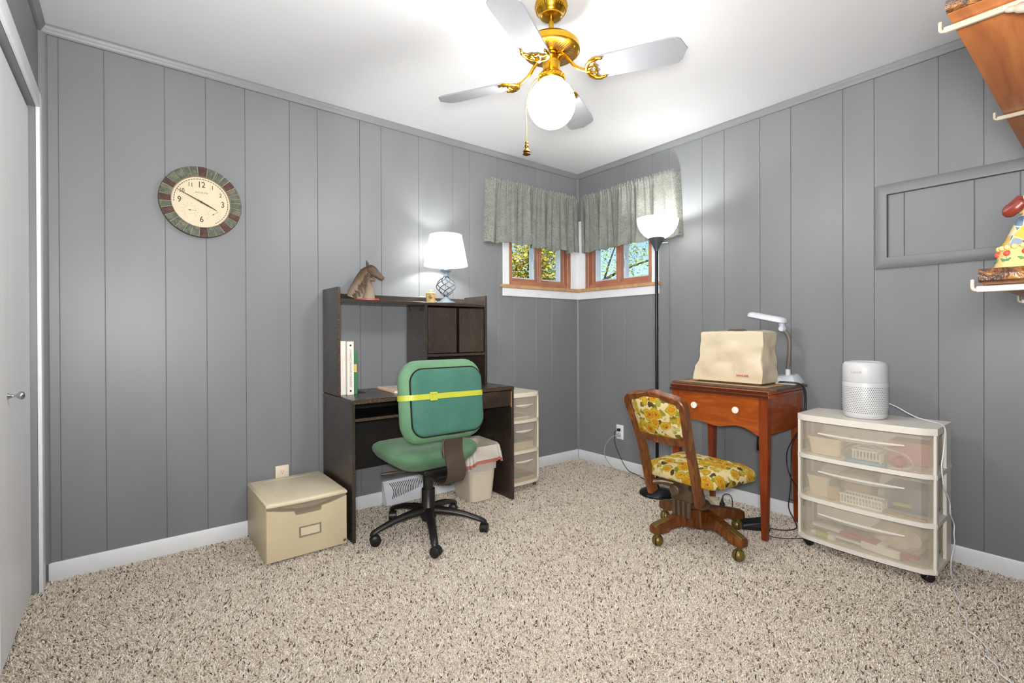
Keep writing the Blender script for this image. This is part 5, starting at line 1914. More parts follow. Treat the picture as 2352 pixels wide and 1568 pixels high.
# upholstered back insert
b = B()
NYp, NZp = 12, 8
def ins(y_, f, side):
    y = -0.138+0.276*y_
    top = 0.760+0.012*(1-(y/0.138)**2)
    z = 0.578+(top-0.578)*f
    x = -0.302-0.068*((z-0.578)/0.19)-0.016*(1-(y/0.138)**2)*0.8
    puff = 0.012*(1-(2*y_-1)**4)*(1-(2*f-1)**4)+0.004
    return Vector((x, y, z))+Nn*(puff*side)
ringsF = []
for j in range(NZp+1):
    f = j/NZp
    ringsF.append([ins(i/NYp, f, 1) for i in range(NYp+1)]+[ins(1-i/NYp, f, -1) for i in range(NYp+1)])
b.rings(ringsF)
b.build('back_cushion', 'floral_fabric', wc, 60)
def wseat(v):
    x, y, z = v
    t = (z-0.335)/0.08
    taper = 1+0.05*(x/0.19)
    crown = 0.012*max(0, 1-(x/0.2)**2)*max(0, 1-(y/0.22)**2) if t > 0.85 else 0
    return Vector((x-0.022, y*taper-0.012, z+crown-0.01*max(0, (x-0.1)/0.1)))
st_ = cushion(0.395, 0.445, 0, 0.075, [(0.335, 0.02), (0.338, 0.006), (0.348, 0.0), (0.366, 0.0), (0.384, 0.006), (0.398, 0.024), (0.406, 0.05), (0.410, 0.09), (0.411, 0.13), (0.411, 0.17)], 7, wseat)
st_.build('seat', 'floral_fabric', wc, 60)

# ------------------------------------------------------------------ wide three-drawer cart by the right wall
ct = thing('drawer_cart', 'wide white three-drawer cart with clear fronts by the sewing table', 'drawer unit', (-0.255, -2.18, 0.0), R(-90))
drs_big = drawer_cart(ct, -0.275, 0.275, -0.140, 0.155, (0.447, 0.238, 0.040), 0.664, 0.024, 'cart_frame_white', 0.34)
for x in (-0.2735, 0.2615):
    for z0, z1 in ((0.06, 0.238), (0.258, 0.447), (0.467, 0.634)):
        B().box(x, x+0.012, 0.055, 0.105, z0, z1).build('rear_stile', 'cart_frame_white', ct, 0)
for x, y, a in ((-0.235, -0.11, 0.7), (0.235, -0.11, 0.9), (-0.235, 0.11, 0.2), (0.235, 0.11, 0.3)):
    b = B()
    caster(b, x, y, 0.041, 0.020, 0.017, a)
    b.build('caster', 'caster_black', ct, 40)

# ------------------------------------------------------------------ contents of the drawers
plain('tub_clear', 'ded2b8', 0.4, var=0.03)
plain('orange_cloth', 'd2703a', 0.8, var=0.25, vscale=40)
plain('tomato_red', 'ab3026', 0.6, var=0.08)
plain('leaf_green', '3f6b45', 0.7)
plain('sky_blue', '6ea2bf', 0.6, var=0.05)
plain('tape_cream', 'efe6cf', 0.5, var=0.03)
plain('pack_red', 'b5372f', 0.5, var=0.1)
plain('pack_white', 'efece4', 0.5, var=0.04)
plain('pack_lime', '9bc04a', 0.5, var=0.06)
plain('pack_pink', 'd98d86', 0.7, var=0.06)
plain('cardboard', 'c2a983', 0.8, var=0.08)
plain('dark_grey', '4b4844', 0.6, var=0.1)
plain('steel_blue', '4c5f77', 0.6, var=0.1)
def in_cart(lx, ly, z):
    """cart-local to room"""
    return (-0.255+ly, -2.18-lx, z)
F1, F2, F3 = 0.4690, 0.2600, 0.0620
def basket(lx, ly, z, w, d, h, label, rz=0.0):
    t = thing('slotted_basket', label, 'basket', in_cart(lx, ly, z), R(-90)+rz, group='small white slotted baskets')
    B().box(-w/2+0.004, w/2-0.004, -d/2+0.004, d/2-0.004, 0.0, 0.002).build('floor_plate', 'pack_white', t, 0)
    b = B()
    n = int(w/0.0125)
    for yy in (-d/2, d/2):
        for k in range(n+1):
            x = -w/2+w*k/n
            b.box(x-0.0022, x+0.0022, yy-0.0012, yy+0.0012, 0.002, h-0.004)
    m = int(d/0.0125)
    for xx in (-w/2, w/2):
        for k in range(1, m):
            y = -d/2+d*k/m
            b.box(xx-0.0012, xx+0.0012, y-0.0022, y+0.0022, 0.002, h-0.004)
    b.build('slats', 'pack_white', t, 0)['kind'] = 'stuff'
    b = B()
    for z0, z1, o in ((h-0.008, h, 0.004), (0.0005, 0.010, 0.0015)):
        b.box(-w/2-o, w/2+o, -d/2-o, -d/2+0.002, z0, z1)
        b.box(-w/2-o, w/2+o, d/2-0.002, d/2+o, z0, z1)
        b.box(-w/2-o, -w/2+0.002, -d/2, d/2, z0, z1)
        b.box(w/2-0.002, w/2+o, -d/2, d/2, z0, z1)
    b.build('rims', 'pack_white', t, 0)
    return t
basket(0.02, -0.090, F1, 0.105, 0.055, 0.058, 'small white slotted basket in the top drawer behind the tape measure')
basket(0.005, -0.105, F2, 0.165, 0.06, 0.050, 'white slotted basket in the middle drawer', R(-4))
def tub(lx, ly, z, w, d, h, mat, label, lid=False):
    t = thing('storage_tub', label, 'container', in_cart(lx, ly, z), R(-90), group='tubs inside the drawers')
    rg = [[(x, y, zz) for x, y in rrect(w*f, d*f, 0.014, 4)] for zz, f in ((0.0, 0.86), (h*0.9, 0.98), (h*0.9, 1.03), (h, 1.03), (h, 0.97), (0.004, 0.83))]
    B().rings(rg).build('tub_body', mat, t, 40)
    if lid:
        B().rings([[(x, y, zz) for x, y in rrect(w*f, d*f, 0.014, 4)] for zz, f in ((h, 1.06), (h+0.008, 1.06), (h+0.012, 1.0))]).build('lid', mat, t, 40)
    return t
tub(-0.155, -0.03, F1, 0.15, 0.17, 0.085, 'tub_clear', 'pale plastic tub of orange cloth in the top drawer')
oc_ = thing('cloth_bundle', 'crumpled orange cloth inside the top drawer tub', 'cloth', in_cart(-0.155, -0.03, F1+0.006), R(-90))
b = B()
rg = []
for i in range(7):
    z = 0.006+0.066*i/6
    f = math.sin(PI*(0.25+0.7*i/7))
    rg.append([(0.058*f*math.cos(2*PI*k/20)*(1+0.12*math.sin(5*k+i)), 0.066*f*math.sin(2*PI*k/20)*(1+0.12*math.cos(4*k+i*2)), z+0.003*math.sin(3*k)) for k in range(20)])
b.rings(rg).build('folds', 'orange_cloth', oc_, 60)
pc = thing('pin_cushion', 'red tomato pin cushion with green leaves in the top drawer', 'pin cushion', in_cart(0.140, -0.100, F1))
b = B()
rg = []
for i in range(1, 12):
    a = PI*i/12
    rg.append([((0.030*math.sin(a))*(1-0.07*abs(math.cos(4*2*PI*k/32)))*math.cos(2*PI*k/32), (0.030*math.sin(a))*(1-0.07*abs(math.cos(4*2*PI*k/32)))*math.sin(2*PI*k/32), 0.025-0.024*math.cos(a)) for k in range(32)])
b.rings(rg).build('tomato', 'tomato_red', pc, 60)
b = B()
for k in range(6):
    a = 2*PI*k/6
    b.tube([(0, 0, 0.0495), (0.007*math.cos(a), 0.007*math.sin(a), 0.0495), (0.014*math.cos(a), 0.014*math.sin(a), 0.046)], [0.002, 0.003, 0.0008], 5)
b.xf(Matrix.Rotation(R(-38), 4, 'Y') @ Matrix.Translation((-0.012, 0, 0.0)) if False else Matrix.Identity(4))
b.build('leaf_cap', 'leaf_green', pc, 60)
tm = thing('tape_measure', 'cream cloth tape measure coiled in the top drawer', 'tape measure', in_cart(0.06, -0.125, F1), R(-90))
b = B()
path = spline([(-0.14, 0.01, 0.002), (-0.115, -0.004, 0.05), (-0.075, 0.0, 0.075), (-0.02, -0.012, 0.088), (0.015, -0.014, 0.06), (0.03, -0.012, 0.02), (-0.02, -0.018, 0.004), (-0.10, -0.010, 0.004), (-0.145, 0.01, 0.02), (-0.12, 0.02, 0.07), (-0.04, 0.022, 0.09), (0.05, 0.018, 0.075), (0.11, 0.01, 0.06), (0.135, 0.0, 0.02), (0.10, -0.016, 0.006), (0.055, -0.018, 0.004)], 6)
rg = []
for i, p in enumerate(path):
    t = (path[min(i+1, len(path)-1)]-path[max(i-1, 0)]).normalized()
    w = Vector((0, 1, 0.25)).normalized()
    nr = t.cross(w).normalized()
    rg.append([p+w*sx*0.0075+nr*sn*0.0004 for sx, sn in ((-1, -1), (1, -1), (1, 1), (-1, 1))])
b.rings(rg).build('tape', 'tape_cream', tm, 40)
b = B()
for i in range(4, len(path)-3, 5):
    p = path[i]
    t = (path[i+1]-path[i-1]).normalized()
    w = Vector((0, 1, 0.25)).normalized()
    nr = t.cross(w).normalized()
    for s in (-1, 1):
        rgx = [[p+t*dt+w*dw+nr*s*hh for dt, dw in ((-0.0015, -0.004), (0.0015, -0.004), (0.0015, 0.004), (-0.0015, 0.004))] for hh in (0.0004, 0.0007)]
        b.rings(rgx)
b.build('printed_numerals', 'dark_grey', tm, 0)
def slab(name, label, cat, lx, ly, z, w, d, h, rz, mat, band=None, tilt=0.0, mat2=None):
    t = thing(name, label, cat, in_cart(lx, ly, z), R(-90)+rz)
    t.rotation_euler = (tilt, 0, R(-90)+rz)
    B().box(-w/2, w/2, -d/2, d/2, 0.0, h, min(0.003, h*0.3), 2).build('body', mat, t, 30)
    if band:
        B().box(-w/2*0.5+band, w/2*0.5+band, -d/2-0.0006, d/2+0.0006, -0.0004, h+0.0005).build('band', mat2, t, 0)
    return t
slab('needle_case', 'flat blue case under the basket in the top drawer', 'case', 0.02, -0.135, F1, 0.16, 0.03, 0.012, 0, 'sky_blue')
slab('fabric_fold', 'dark red folded fabric at the back of the top drawer', 'fabric', 0.155, 0.06, F1, 0.16, 0.13, 0.10, 0, 'pack_pink')
tub(-0.183, -0.02, F2, 0.10, 0.19, 0.10, 'tub_clear', 'pale plastic tub at the left of the middle drawer')
tub(-0.052, 0.055, F2, 0.13, 0.15, 0.105, 'cardboard', 'tan lidded tub behind the basket in the middle drawer', True)
slab('cardboard_spool', 'cream cardboard spool in the middle drawer', 'spool', -0.12, -0.095, F2, 0.05, 0.04, 0.062, 0.4, 'cardboard')
slab('green_card', 'green card lying in the middle drawer', 'card', 0.145, -0.07, F2+0.03, 0.07, 0.03, 0.012, 0.1, 'pack_lime')
slab('wooden_ruler', 'brown wooden ruler in the middle drawer', 'ruler', 0.165, -0.115, F2, 0.15, 0.025, 0.006, -0.05, 'sill_wood')
slab('fabric_fold', 'dark blue folded fabric at the right of the middle drawer', 'fabric', 0.150, 0.03, F2, 0.16, 0.15, 0.11, 0, 'steel_blue')
slab('paper_packet', 'printed white packet leaning at the back of the bottom drawer', 'packet', -0.09, 0.0, F3+0.05, 0.28, 0.008, 0.105, -0.06, 'pack_white')
slab('needle_packet', 'red and white flat packet across the bottom drawer', 'packet', -0.06, -0.08, F3+0.035, 0.32, 0.05, 0.012, -0.16, 'pack_white', 0.05, 0.0, 'pack_red')
slab('needle_packet', 'long red packet lying low in the bottom drawer', 'packet', -0.02, -0.098, F3+0.012, 0.40, 0.025, 0.010, -0.10, 'pack_red', -0.03, 0.0, 'pack_white')
slab('craft_knife', 'red handled craft knife at the right of the bottom drawer', 'knife', 0.15, -0.105, F3+0.02, 0.13, 0.018, 0.014, -0.18, 'pack_red')
gt = thing('glue_tube', 'white tube with a lime band in the bottom drawer', 'tube', in_cart(-0.155, -0.125, F3+0.001), R(-90)-0.1)
B().tube([(-0.055, 0, 0.014), (-0.05, 0, 0.014), (0.05, 0, 0.014), (0.055, 0, 0.014)], [0.008, 0.014, 0.014, 0.006], 14).build('tube_body', 'pack_white', gt, 50)
B().tube([(-0.03, 0, 0.014), (0.025, 0, 0.014)], 0.0145, 14).build('label_band', 'pack_lime', gt, 50)
pb_ = thing('plastic_bag', 'crumpled pale plastic bag in the bottom drawer', 'bag', in_cart(0.115, -0.005, F3), R(-90))
b = B()
rg = []
for i in range(8):
    z = 0.002+0.13*i/7
    f = math.sin(PI*(0.2+0.72*i/8))
    rg.append([(0.10*f*math.cos(2*PI*k/22)*(1+0.16*math.sin(3*k+i)), 0.085*f*math.sin(2*PI*k/22)*(1+0.14*math.cos(5*k+i*2)), z+0.006*math.sin(2.3*k+i)) for k in range(22)])
b.rings(rg).build('crumpled_film', 'tub_clear', pb_, 60)
slab('spare_packet', 'white rounded blister pack with a blue mark in the bottom drawer', 'packet', 0.075, -0.118, F3+0.004, 0.15, 0.02, 0.034, -0.12, 'pack_white', 0.02, 0.0, 'pack_white')
# papers and folders in the narrow tower
def in_tower(lx, ly, z):
    return (-0.9325+lx, -0.21+ly, z)
def paper_stack(lx, ly, z, w, d, h, rz, mat, name, label, cat, tilt=0.0):
    t = thing(name, label, cat, in_tower(lx, ly, z), rz)
    t.rotation_euler = (0, tilt, rz)
    B().box(-w/2, w/2, -d/2, d/2, 0, h, 0.0015, 1).build('sheets', mat, t, 0)
paper_stack(-0.02, -0.01, 0.4845, 0.20, 0.25, 0.012, 0.0, 'pack_white', 'paper_stack', 'white papers in the top drawer of the narrow tower', 'paper')
paper_stack(-0.015, -0.01, 0.522, 0.17, 0.25, 0.010, 0.1, 'pack_pink', 'paper_folder', 'pink folder in the top drawer of the narrow tower', 'folder', 0.2)
paper_stack(0.0, -0.02, 0.2755, 0.20, 0.26, 0.05, 0.05, 'tub_clear', 'paper_stack', 'pale wrapped bundle in the middle drawer of the narrow tower', 'paper')
paper_stack(0.0, -0.03, 0.335, 0.21, 0.26, 0.008, -0.1, 'dark_grey', 'paper_folder', 'dark folder in the middle drawer of the narrow tower', 'folder')
paper_stack(0.0, -0.02, 0.0625, 0.21, 0.27, 0.018, 0.0, 'cardboard', 'paper_stack', 'tan papers in the bottom drawer of the narrow tower', 'paper')
paper_stack(0.005, -0.02, 0.082, 0.20, 0.26, 0.010, 0.08, 'dark_grey', 'paper_folder', 'grey folder in the bottom drawer of the narrow tower', 'folder')
paper_stack(-0.01, -0.02, 0.118, 0.17, 0.26, 0.007, 0.05, 'pack_red', 'paper_folder', 'red edged folder in the bottom drawer of the narrow tower', 'folder', 0.22)

# ------------------------------------------------------------------ air purifier and its cord
plain('purifier_white', 'd4d5d6', 0.4, var=0.015)
plain('perforation', '4a4a4a', 0.7)
ap_ = thing('air_purifier', 'white cylindrical air purifier standing on the drawer cart', 'air purifier', (-0.262, -2.165, 0.6645), 0)
PR = 0.092
B().lathe([(0.0, 0.0), (0.075, 0.0), (0.084, 0.006), (0.0885, 0.02), (PR, 0.06), (PR, 0.17), (PR-0.001, 0.173), (0.0, 0.173)], 56).build('lower_body', 'purifier_white', ap_, 40)
B().lathe([(0.0, 0.1735), (PR-0.0012, 0.1735), (PR, 0.176), (PR, 0.24), (PR-0.003, 0.258), (PR-0.012, 0.268), (0.062, 0.271), (0.060, 0.268), (0.0, 0.267)], 56).build('upper_body', 'purifier_white', ap_, 40)
b = B()
for j in range(15):
    z = 0.030+0.0085*j
    rr_ = PR if z >= 0.06 else 0.0885+(PR-0.0885)*(z-0.02)/0.04
    n = 64
    for k in range(n):
        a = 2*PI*(k+0.5*(j % 2))/n
        d = Vector((math.cos(a), math.sin(a), 0))
        s_ = Vector((-d.y, d.x, 0))
        c = d*(rr_+0.0003)+Vector((0, 0, z))
        vs = [b.bm.verts.new(c+(s_*math.cos(PI*i/3)+Vector((0, 0, 1))*math.sin(PI*i/3))*0.0021) for i in range(6)]
        b.bm.faces.new(vs)
o = b.build('perforations', 'perforation', ap_, 0)
o['kind'] = 'stuff'
lt = text('brand_lettering', 'Levoit', 0.018, 'ink_pale', ap_, (0, 0, 0), (0, 0, 0), extrude=0.0)
for v in lt.data.vertices:
    a = R(174)+v.co.x/PR
    v.co = Vector((math.cos(a)*(PR+0.0004), math.sin(a)*(PR+0.0004), 0.222+v.co.y))
def cord(name, pts, r_, mat, parent, n=6, k=6):
    return B().tube(spline(pts, k), r_, n).build(name, mat, parent, 60)
ac_pts = [(-0.19, -2.22, 0.74), (-0.15, -2.262, 0.715), (-0.14, -2.30, 0.690), (-0.15, -2.345, 0.672), (-0.19, -2.40, 0.668), (-0.25, -2.445, 0.668), (-0.30, -2.466, 0.655), (-0.34, -2.470, 0.60), (-0.36, -2.470, 0.555), (-0.385, -2.470, 0.515), (-0.365, -2.470, 0.455), (-0.345, -2.472, 0.413), (-0.26, -2.474, 0.335), (-0.25, -2.474, 0.285), (-0.185, -2.476, 0.220), (-0.20, -2.478, 0.180), (-0.19, -2.478, 0.135), (-0.24, -2.476, 0.085), (-0.235, -2.474, 0.03), (-0.245, -2.477, 0.006), (-0.326, -2.506, 0.005), (-0.391, -2.511, 0.005), (-0.49, -2.544, 0.005), (-0.56, -2.552, 0.005), (-0.626, -2.583, 0.005), (-0.702, -2.597, 0.005), (-0.724, -2.621, 0.005), (-0.77, -2.651, 0.005), (-0.803, -2.663, 0.005), (-0.844, -2.664, 0.005), (-0.883, -2.694, 0.005), (-0.925, -2.706, 0.005), (-0.949, -2.73, 0.005), (-1.0, -2.77, 0.005), (-1.05, -2.79, 0.005)]
o_ = inv(ap_)
cord('power_cord', [o_ @ Vector(p) for p in ac_pts], 0.0024, 'vinyl_white', ap_)

# ------------------------------------------------------------------ power cords, strip and foot pedal
plain('cord_black', '1c1c1d', 0.5, var=0.1)
plain('cord_grey', 'b3b0a8', 0.5, var=0.05)
plain('strip_beige', 'd8ccb4', 0.5, var=0.04)
cb = thing('lamp_cord', 'black power cord plugged into the upper socket of the corner outlet', 'cord', (-0.0085, -0.457, 0.307))
B().box(-0.020, -0.0005, -0.012, 0.012, -0.010, 0.012, 0.003, 2).build('plug', 'cord_black', cb, 30)
o_ = inv(cb)
cord('cable', [o_ @ Vector(p) for p in [(-0.028, -0.455, 0.306), (-0.05, -0.445, 0.295), (-0.055, -0.442, 0.25), (-0.05, -0.455, 0.18), (-0.04, -0.49, 0.10), (-0.035, -0.53, 0.04), (-0.035, -0.575, 0.006), (-0.05, -0.64, 0.004), (-0.10, -0.75, 0.004), (-0.16, -0.86, 0.004), (-0.2, -0.93, 0.004)]], 0.0028, 'cord_black', cb)
cw = thing('strip_cord', 'pale grey power cord plugged into the lower socket of the corner outlet', 'cord', (-0.0085, -0.457, 0.268))
B().lathe([(0.0, 0.0), (0.014, 0.0), (0.014, 0.018), (0.008, 0.026), (0.0, 0.026)], 14, (0, 0, 0), Matrix.Rotation(-PI/2, 4, 'Y')).build('plug', 'cord_grey', cw, 40)
o_ = inv(cw)
cord('cable', [o_ @ Vector(p) for p in [(-0.034, -0.455, 0.266), (-0.06, -0.43, 0.255), (-0.075, -0.39, 0.21), (-0.08, -0.365, 0.15), (-0.075, -0.365, 0.09), (-0.06, -0.40, 0.03), (-0.06, -0.45, 0.005), (-0.07, -0.53, 0.004), (-0.075, -0.62, 0.004), (-0.08, -0.78, 0.004), (-0.06, -0.95, 0.004), (-0.05, -1.1, 0.005), (-0.07, -1.20, 0.006), (-0.115, -1.255, 0.010), (-0.138, -1.309, 0.014)]], 0.0032, 'cord_grey', cw)
ps = thing('power_strip', 'beige power strip with a black plug on the carpet under the table', 'power strip', (-0.232, -1.407, 0.0), math.atan2(-0.22, -0.21))
B().box(-0.135, 0.135, -0.024, 0.024, 0.0, 0.030, 0.005, 2).build('body', 'strip_beige', ps, 35)
for k in range(5):
    r_ = B().box(-0.11+0.046*k, -0.078+0.046*k, -0.015, 0.015, 0.030, 0.0315, 0.001, 1).build('socket', 'outlet_ivory', ps, 0)
    b = B()
    for y in (-0.006, 0.006):
        b.box(-0.104+0.046*k, -0.096+0.046*k, y-0.001, y+0.001, 0.0315, 0.0319)
    b.build('slots', 'slot_black', r_, 0)
pg = thing('plug_cord', 'black plug and looped cord standing on the power strip', 'cord', (-0.272, -1.447, 0.0325), 0)
B().rings([[(x, y, z) for x, y in rrect(w, d, 0.004, 3)] for z, w, d in ((0.0, 0.026, 0.022), (0.018, 0.028, 0.024), (0.030, 0.016, 0.014), (0.045, 0.010, 0.010))]).build('plug', 'cord_black', pg, 40)
cord('cable', [(0, 0, 0.044), (0.004, -0.004, 0.065), (0.012, -0.02, 0.078), (0.018, -0.045, 0.07), (0.016, -0.055, 0.03), (0.0, -0.06, -0.02), (-0.03, -0.09, -0.028), (0.0, -0.14, -0.029)], 0.0026, 'cord_black', pg)
fp = thing('foot_pedal', 'black sewing machine foot pedal on the carpet behind the chair', 'foot pedal', (-0.355, -1.675, 0.0), R(-52))
b = B()
b.rings([[(-0.07, -0.048, 0.0), (0.07, -0.048, 0.0), (0.07, 0.048, 0.0), (-0.07, 0.048, 0.0)], [(-0.07, -0.048, 0.015), (0.07, -0.048, 0.015), (0.07, 0.048, 0.015), (-0.07, 0.048, 0.015)]])
b.build('base', 'cord_black', fp, 0)
b = B()
b.rings([[(-0.066, -0.046, 0.0155), (0.068, -0.046, 0.0155), (0.068, 0.046, 0.0155), (-0.066, 0.046, 0.0155)], [(-0.060, -0.042, 0.026), (0.064, -0.042, 0.050), (0.064, 0.042, 0.050), (-0.060, 0.042, 0.026)]])
b.build('treadle', 'cord_black', fp, 0)
mc = thing('machine_cords', 'pair of black cords hanging behind the sewing table edge', 'cord', (-0.12, -1.79, 0.79))
o_ = inv(mc)
cord('cable', [o_ @ Vector(p) for p in [(-0.213, -1.744, 0.796), (-0.214, -1.775, 0.798), (-0.205, -1.83, 0.797), (-0.18, -1.853, 0.785), (-0.15, -1.853, 0.74), (-0.135, -1.848, 0.66), (-0.15, -1.834, 0.55), (-0.17, -1.80, 0.45), (-0.16, -1.79, 0.35), (-0.18, -1.795, 0.22), (-0.17, -1.78, 0.10), (-0.15, -1.80, 0.03), (-0.2, -1.83, 0.004), (-0.28, -1.80, 0.004), (-0.33, -1.72, 0.006)]], 0.0028, 'cord_black', mc)
cord('cable', [o_ @ Vector(p) for p in [(-0.213, -1.748, 0.802), (-0.213, -1.79, 0.804), (-0.20, -1.84, 0.800), (-0.165, -1.858, 0.775), (-0.13, -1.855, 0.72), (-0.12, -1.845, 0.6), (-0.13, -1.80, 0.5), (-0.14, -1.76, 0.40), (-0.15, -1.77, 0.3), (-0.13, -1.80, 0.22), (-0.1, -1.84, 0.18), (-0.08, -1.84, 0.14), (-0.1, -1.80, 0.12), (-0.12, -1.76, 0.13)]], 0.0026, 'cord_black', mc)
pc_ = thing('pedal_cord', 'thin black cord running over the carpet from under the sewing table', 'cord', (-0.35, -1.80, 0.004))
o_ = inv(pc_)
cord('cable', [o_ @ Vector(p) for p in [(-0.38, -1.735, 0.006), (-0.42, -1.79, 0.005), (-0.40, -1.84, 0.005), (-0.37, -1.87, 0.005), (-0.33, -1.90, 0.005), (-0.25, -1.95, 0.005)]], 0.0024, 'cord_black', pc_)
vc = thing('power_cable', 'thin black cord drooping under the back of the black desk', 'cord', (-2.05, -0.055, 0.25))
o_ = inv(vc)
cord('cable', [o_ @ Vector(p) for p in [(-2.14, -0.04, 0.19), (-2.08, -0.045, 0.2), (-2.03, -0.05, 0.225), (-2.0, -0.06, 0.30)]], 0.002, 'cord_black', vc)

# ------------------------------------------------------------------ shelves on the wall behind, upper right of the picture
wood('shelf_wood', '7d4624', '93572c', 'a5693a', (1.2, 16, 6), 0.4, 0.03, 0.8)
def bark():
    k = NT('bark_edge')
    nz = k.noise(k.coord(), 38, 4, 0.7, 1.2)
    k.l(k.ramp(nz.outputs['Fac'], [(0.35, '22140a'), (0.5, '4a2c14'), (0.62, '7a4f20'), (0.75, 'b07c2c')]), k.p.inputs['Base Color'])
    k.setp(Roughness=0.4, Coat_Weight=0.4)
    k.bump(nz.outputs['Fac'], 0.8, 0.008)
    M['bark_edge'] = k.m
bark()
plain('bracket_cream', '9a9080', 0.4, 0.2, var=0.05)
def shelf(z, x0, x1, yf, label):
    t = thing('wall_shelf', label, 'shelf', ((x0+x1)/2, YB+0.02, z), 0, group='wood shelves on metal brackets')
    th = 0.026
    rs = random.Random(int(z*100))
    bw(B().box(x0+0.006, x1, YB+0.012, yf, z, z+th, 0.003, 2), 'board', 'shelf_wood', t, 30)
    b = B()
    rg = []
    n = 14
    for i in range(n+1):
        y = YB+0.012+(yf-YB-0.012)*i/n
        w = 0.004*rs.random()
        rg.append([(x0+0.006, y, z+0.001), (x0-0.001-w, y, z+0.004+0.003*rs.random()), (x0-0.004-w, y, z+th*0.6), (x0+w, y, z+th-0.001), (x0+0.006, y, z+th)])
    bw(b.rings(rg), 'bark_edge', 'bark_edge', t, 50)
    return t
shelf(1.671, -1.868, -0.03, -2.742, 'upper brown wooden shelf on cream brackets')
shelf(1.166, -1.868, -1.05, -2.786, 'lower brown wooden shelf carrying the figurine')
def bracket(x, z, yh, label):
    t = thing('shelf_bracket', label, 'bracket', (x, YB+0.012, z), 0, group='cream metal shelf brackets')
    b = B()
    w = 0.0042
    bw(B().box(x-w, x+w, YB+0.012, yh, z-0.012, z-0.0008, 0.0015, 1), 'arm', 'bracket_cream', t, 30)
    bw(B().tube(spline([(x, yh-0.008, z-0.0075), (x, yh+0.001, z-0.0075), (x, yh+0.005, z-0.003), (x, yh+0.005, z+0.012)], 5), 0.0034, 8), 'hook', 'bracket_cream', t, 60)
    pts = spline([(x, yh-0.085, z-0.010), (x, yh-0.12, z-0.022), (x, YB+0.09, z-0.075), (x, YB+0.02, z-0.115)], 6)
    bw(B().tube(pts, [0.004]+[0.006]*3+[0.009]*(len(pts)-4), 10), 'brace', 'bracket_cream', t, 60)
bracket(-1.818, 1.670, -2.730, 'cream bracket under the near end of the upper shelf')
bracket(-1.184, 1.670, -2.730, 'cream bracket under the far part of the upper shelf')
bracket(-1.818, 1.165, -2.776, 'cream bracket under the near end of the lower shelf')
bracket(-1.184, 1.165, -2.776, 'cream bracket under the far part of the lower shelf')
for x in (-1.818, -1.184):
    st_ = thing('shelf_standard', 'cream slotted wall rail holding the %s shelf brackets' % ('near' if x < -1.5 else 'far'), 'rail', (x, YB, 0.9), 0, group='slotted wall rails')
    b = B()
    b.box(x-0.012, x+0.012, YB+0.0005, YB+0.0115, 0.9, 2.1, 0.002, 1)
    bw(b, 'rail', 'bracket_cream', st_, 30)

# ------------------------------------------------------------------ folk figurine on the lower shelf
def quilt():
    k = NT('quilt_paint')
    vec = k.coord()
    mp_ = k.n('Mapping')
    k.l(vec, mp_.inputs[0])
    v = k.n('TexVoronoi', distance='CHEBYCHEV')
    v.inputs['Scale'].default_value = 36
    v.inputs['Randomness'].default_value = 0.75
    k.l(mp_.outputs[0], v.inputs['Vector'])
    sx = k.n('SeparateColor')
    k.l(v.outputs['Color'], sx.inputs[0])
    col = k.ramp(sx.outputs[0], [(0.15, '66727f'), (0.3, 'a8872a'), (0.42, '6d7b44'), (0.55, '41566e'), (0.68, '733624'), (0.8, 'b3a176'), (0.92, '7d878f')], 'CONSTANT')
    v2 = k.n('TexVoronoi', feature='DISTANCE_TO_EDGE')
    v2.inputs['Scale'].default_value = 36
    v2.inputs['Randomness'].default_value = 0.75
    k.l(mp_.outputs[0], v2.inputs['Vector'])
    f = k.ramp(v2.outputs['Distance'], [(0.02, (1, 1, 1, 1)), (0.05, (0, 0, 0, 1))])
    k.l(k.mix(f, col, 'b8a67c'), k.p.inputs['Base Color'])
    k.setp(Roughness=0.4)
    M['quilt_paint'] = k.m
quilt()
plain('cream_paint', 'b5985c', 0.4, var=0.06, vscale=20)
plain('deep_red', '5c1a10', 0.45, var=0.1)
plain('skin_paint', 'bd946c', 0.45, var=0.03)
plain('grey_blue_paint', '8d98a6', 0.4, var=0.1, vscale=30)
fg = thing('folk_figurine', 'painted woman figurine in a quilted skirt on the lower shelf', 'figurine', (-1.715, -2.850, 1.1925), R(10))
fg.scale = (0.84, 0.84, 0.84)
B().lathe([(0.0, 0.0), (0.074, 0.0), (0.077, 0.004), (0.070, 0.03), (0.064, 0.055), (0.062, 0.058), (0.0, 0.058)], 40).build('skirt', 'cream_paint', fg, 50)
b = B()
prof = [(0.0635, 0.054), (0.066, 0.056), (0.064, 0.06), (0.056, 0.075), (0.048, 0.095), (0.040, 0.115), (0.033, 0.132), (0.0, 0.134)]
b.lathe(prof, 40)
b.build('quilted_overskirt', 'quilt_paint', fg, 50)
b = B()
for k in range(26):
    a = 2*PI*k/26
    b.ball((0.066*math.cos(a), 0.066*math.sin(a), 0.0555), 0.0062, 8, 6)
b.build('scalloped_trim', 'cream_paint', fg, 60)
for k in range(12):
    a = 2*PI*k/12+0.1
    d = Vector((math.cos(a), math.sin(a), 0))
    s_ = Vector((-d.y, d.x, 0))
    c = d*0.0675+Vector((0, 0, 0.042))
    fl_ = B().ball(c, 0.0068, 10, 6).build('red_flower', 'tomato_red', fg, 60)
    b = B()
    for s in (-1, 1):
        p = d*0.0705+Vector((0, 0, 0.026))
        b.tube([p, p+s_*s*0.006+Vector((0, 0, 0.001)), p+s_*s*0.012+Vector((0, 0, 0.005))], [0.002, 0.0034, 0.001], 6)
    b.tube([d*0.0705+Vector((0, 0, 0.022)), d*0.068+Vector((0, 0, 0.038))], 0.0012, 5)
    b.build('flower_leaves', 'leaf_green', fl_, 60)
b = B()
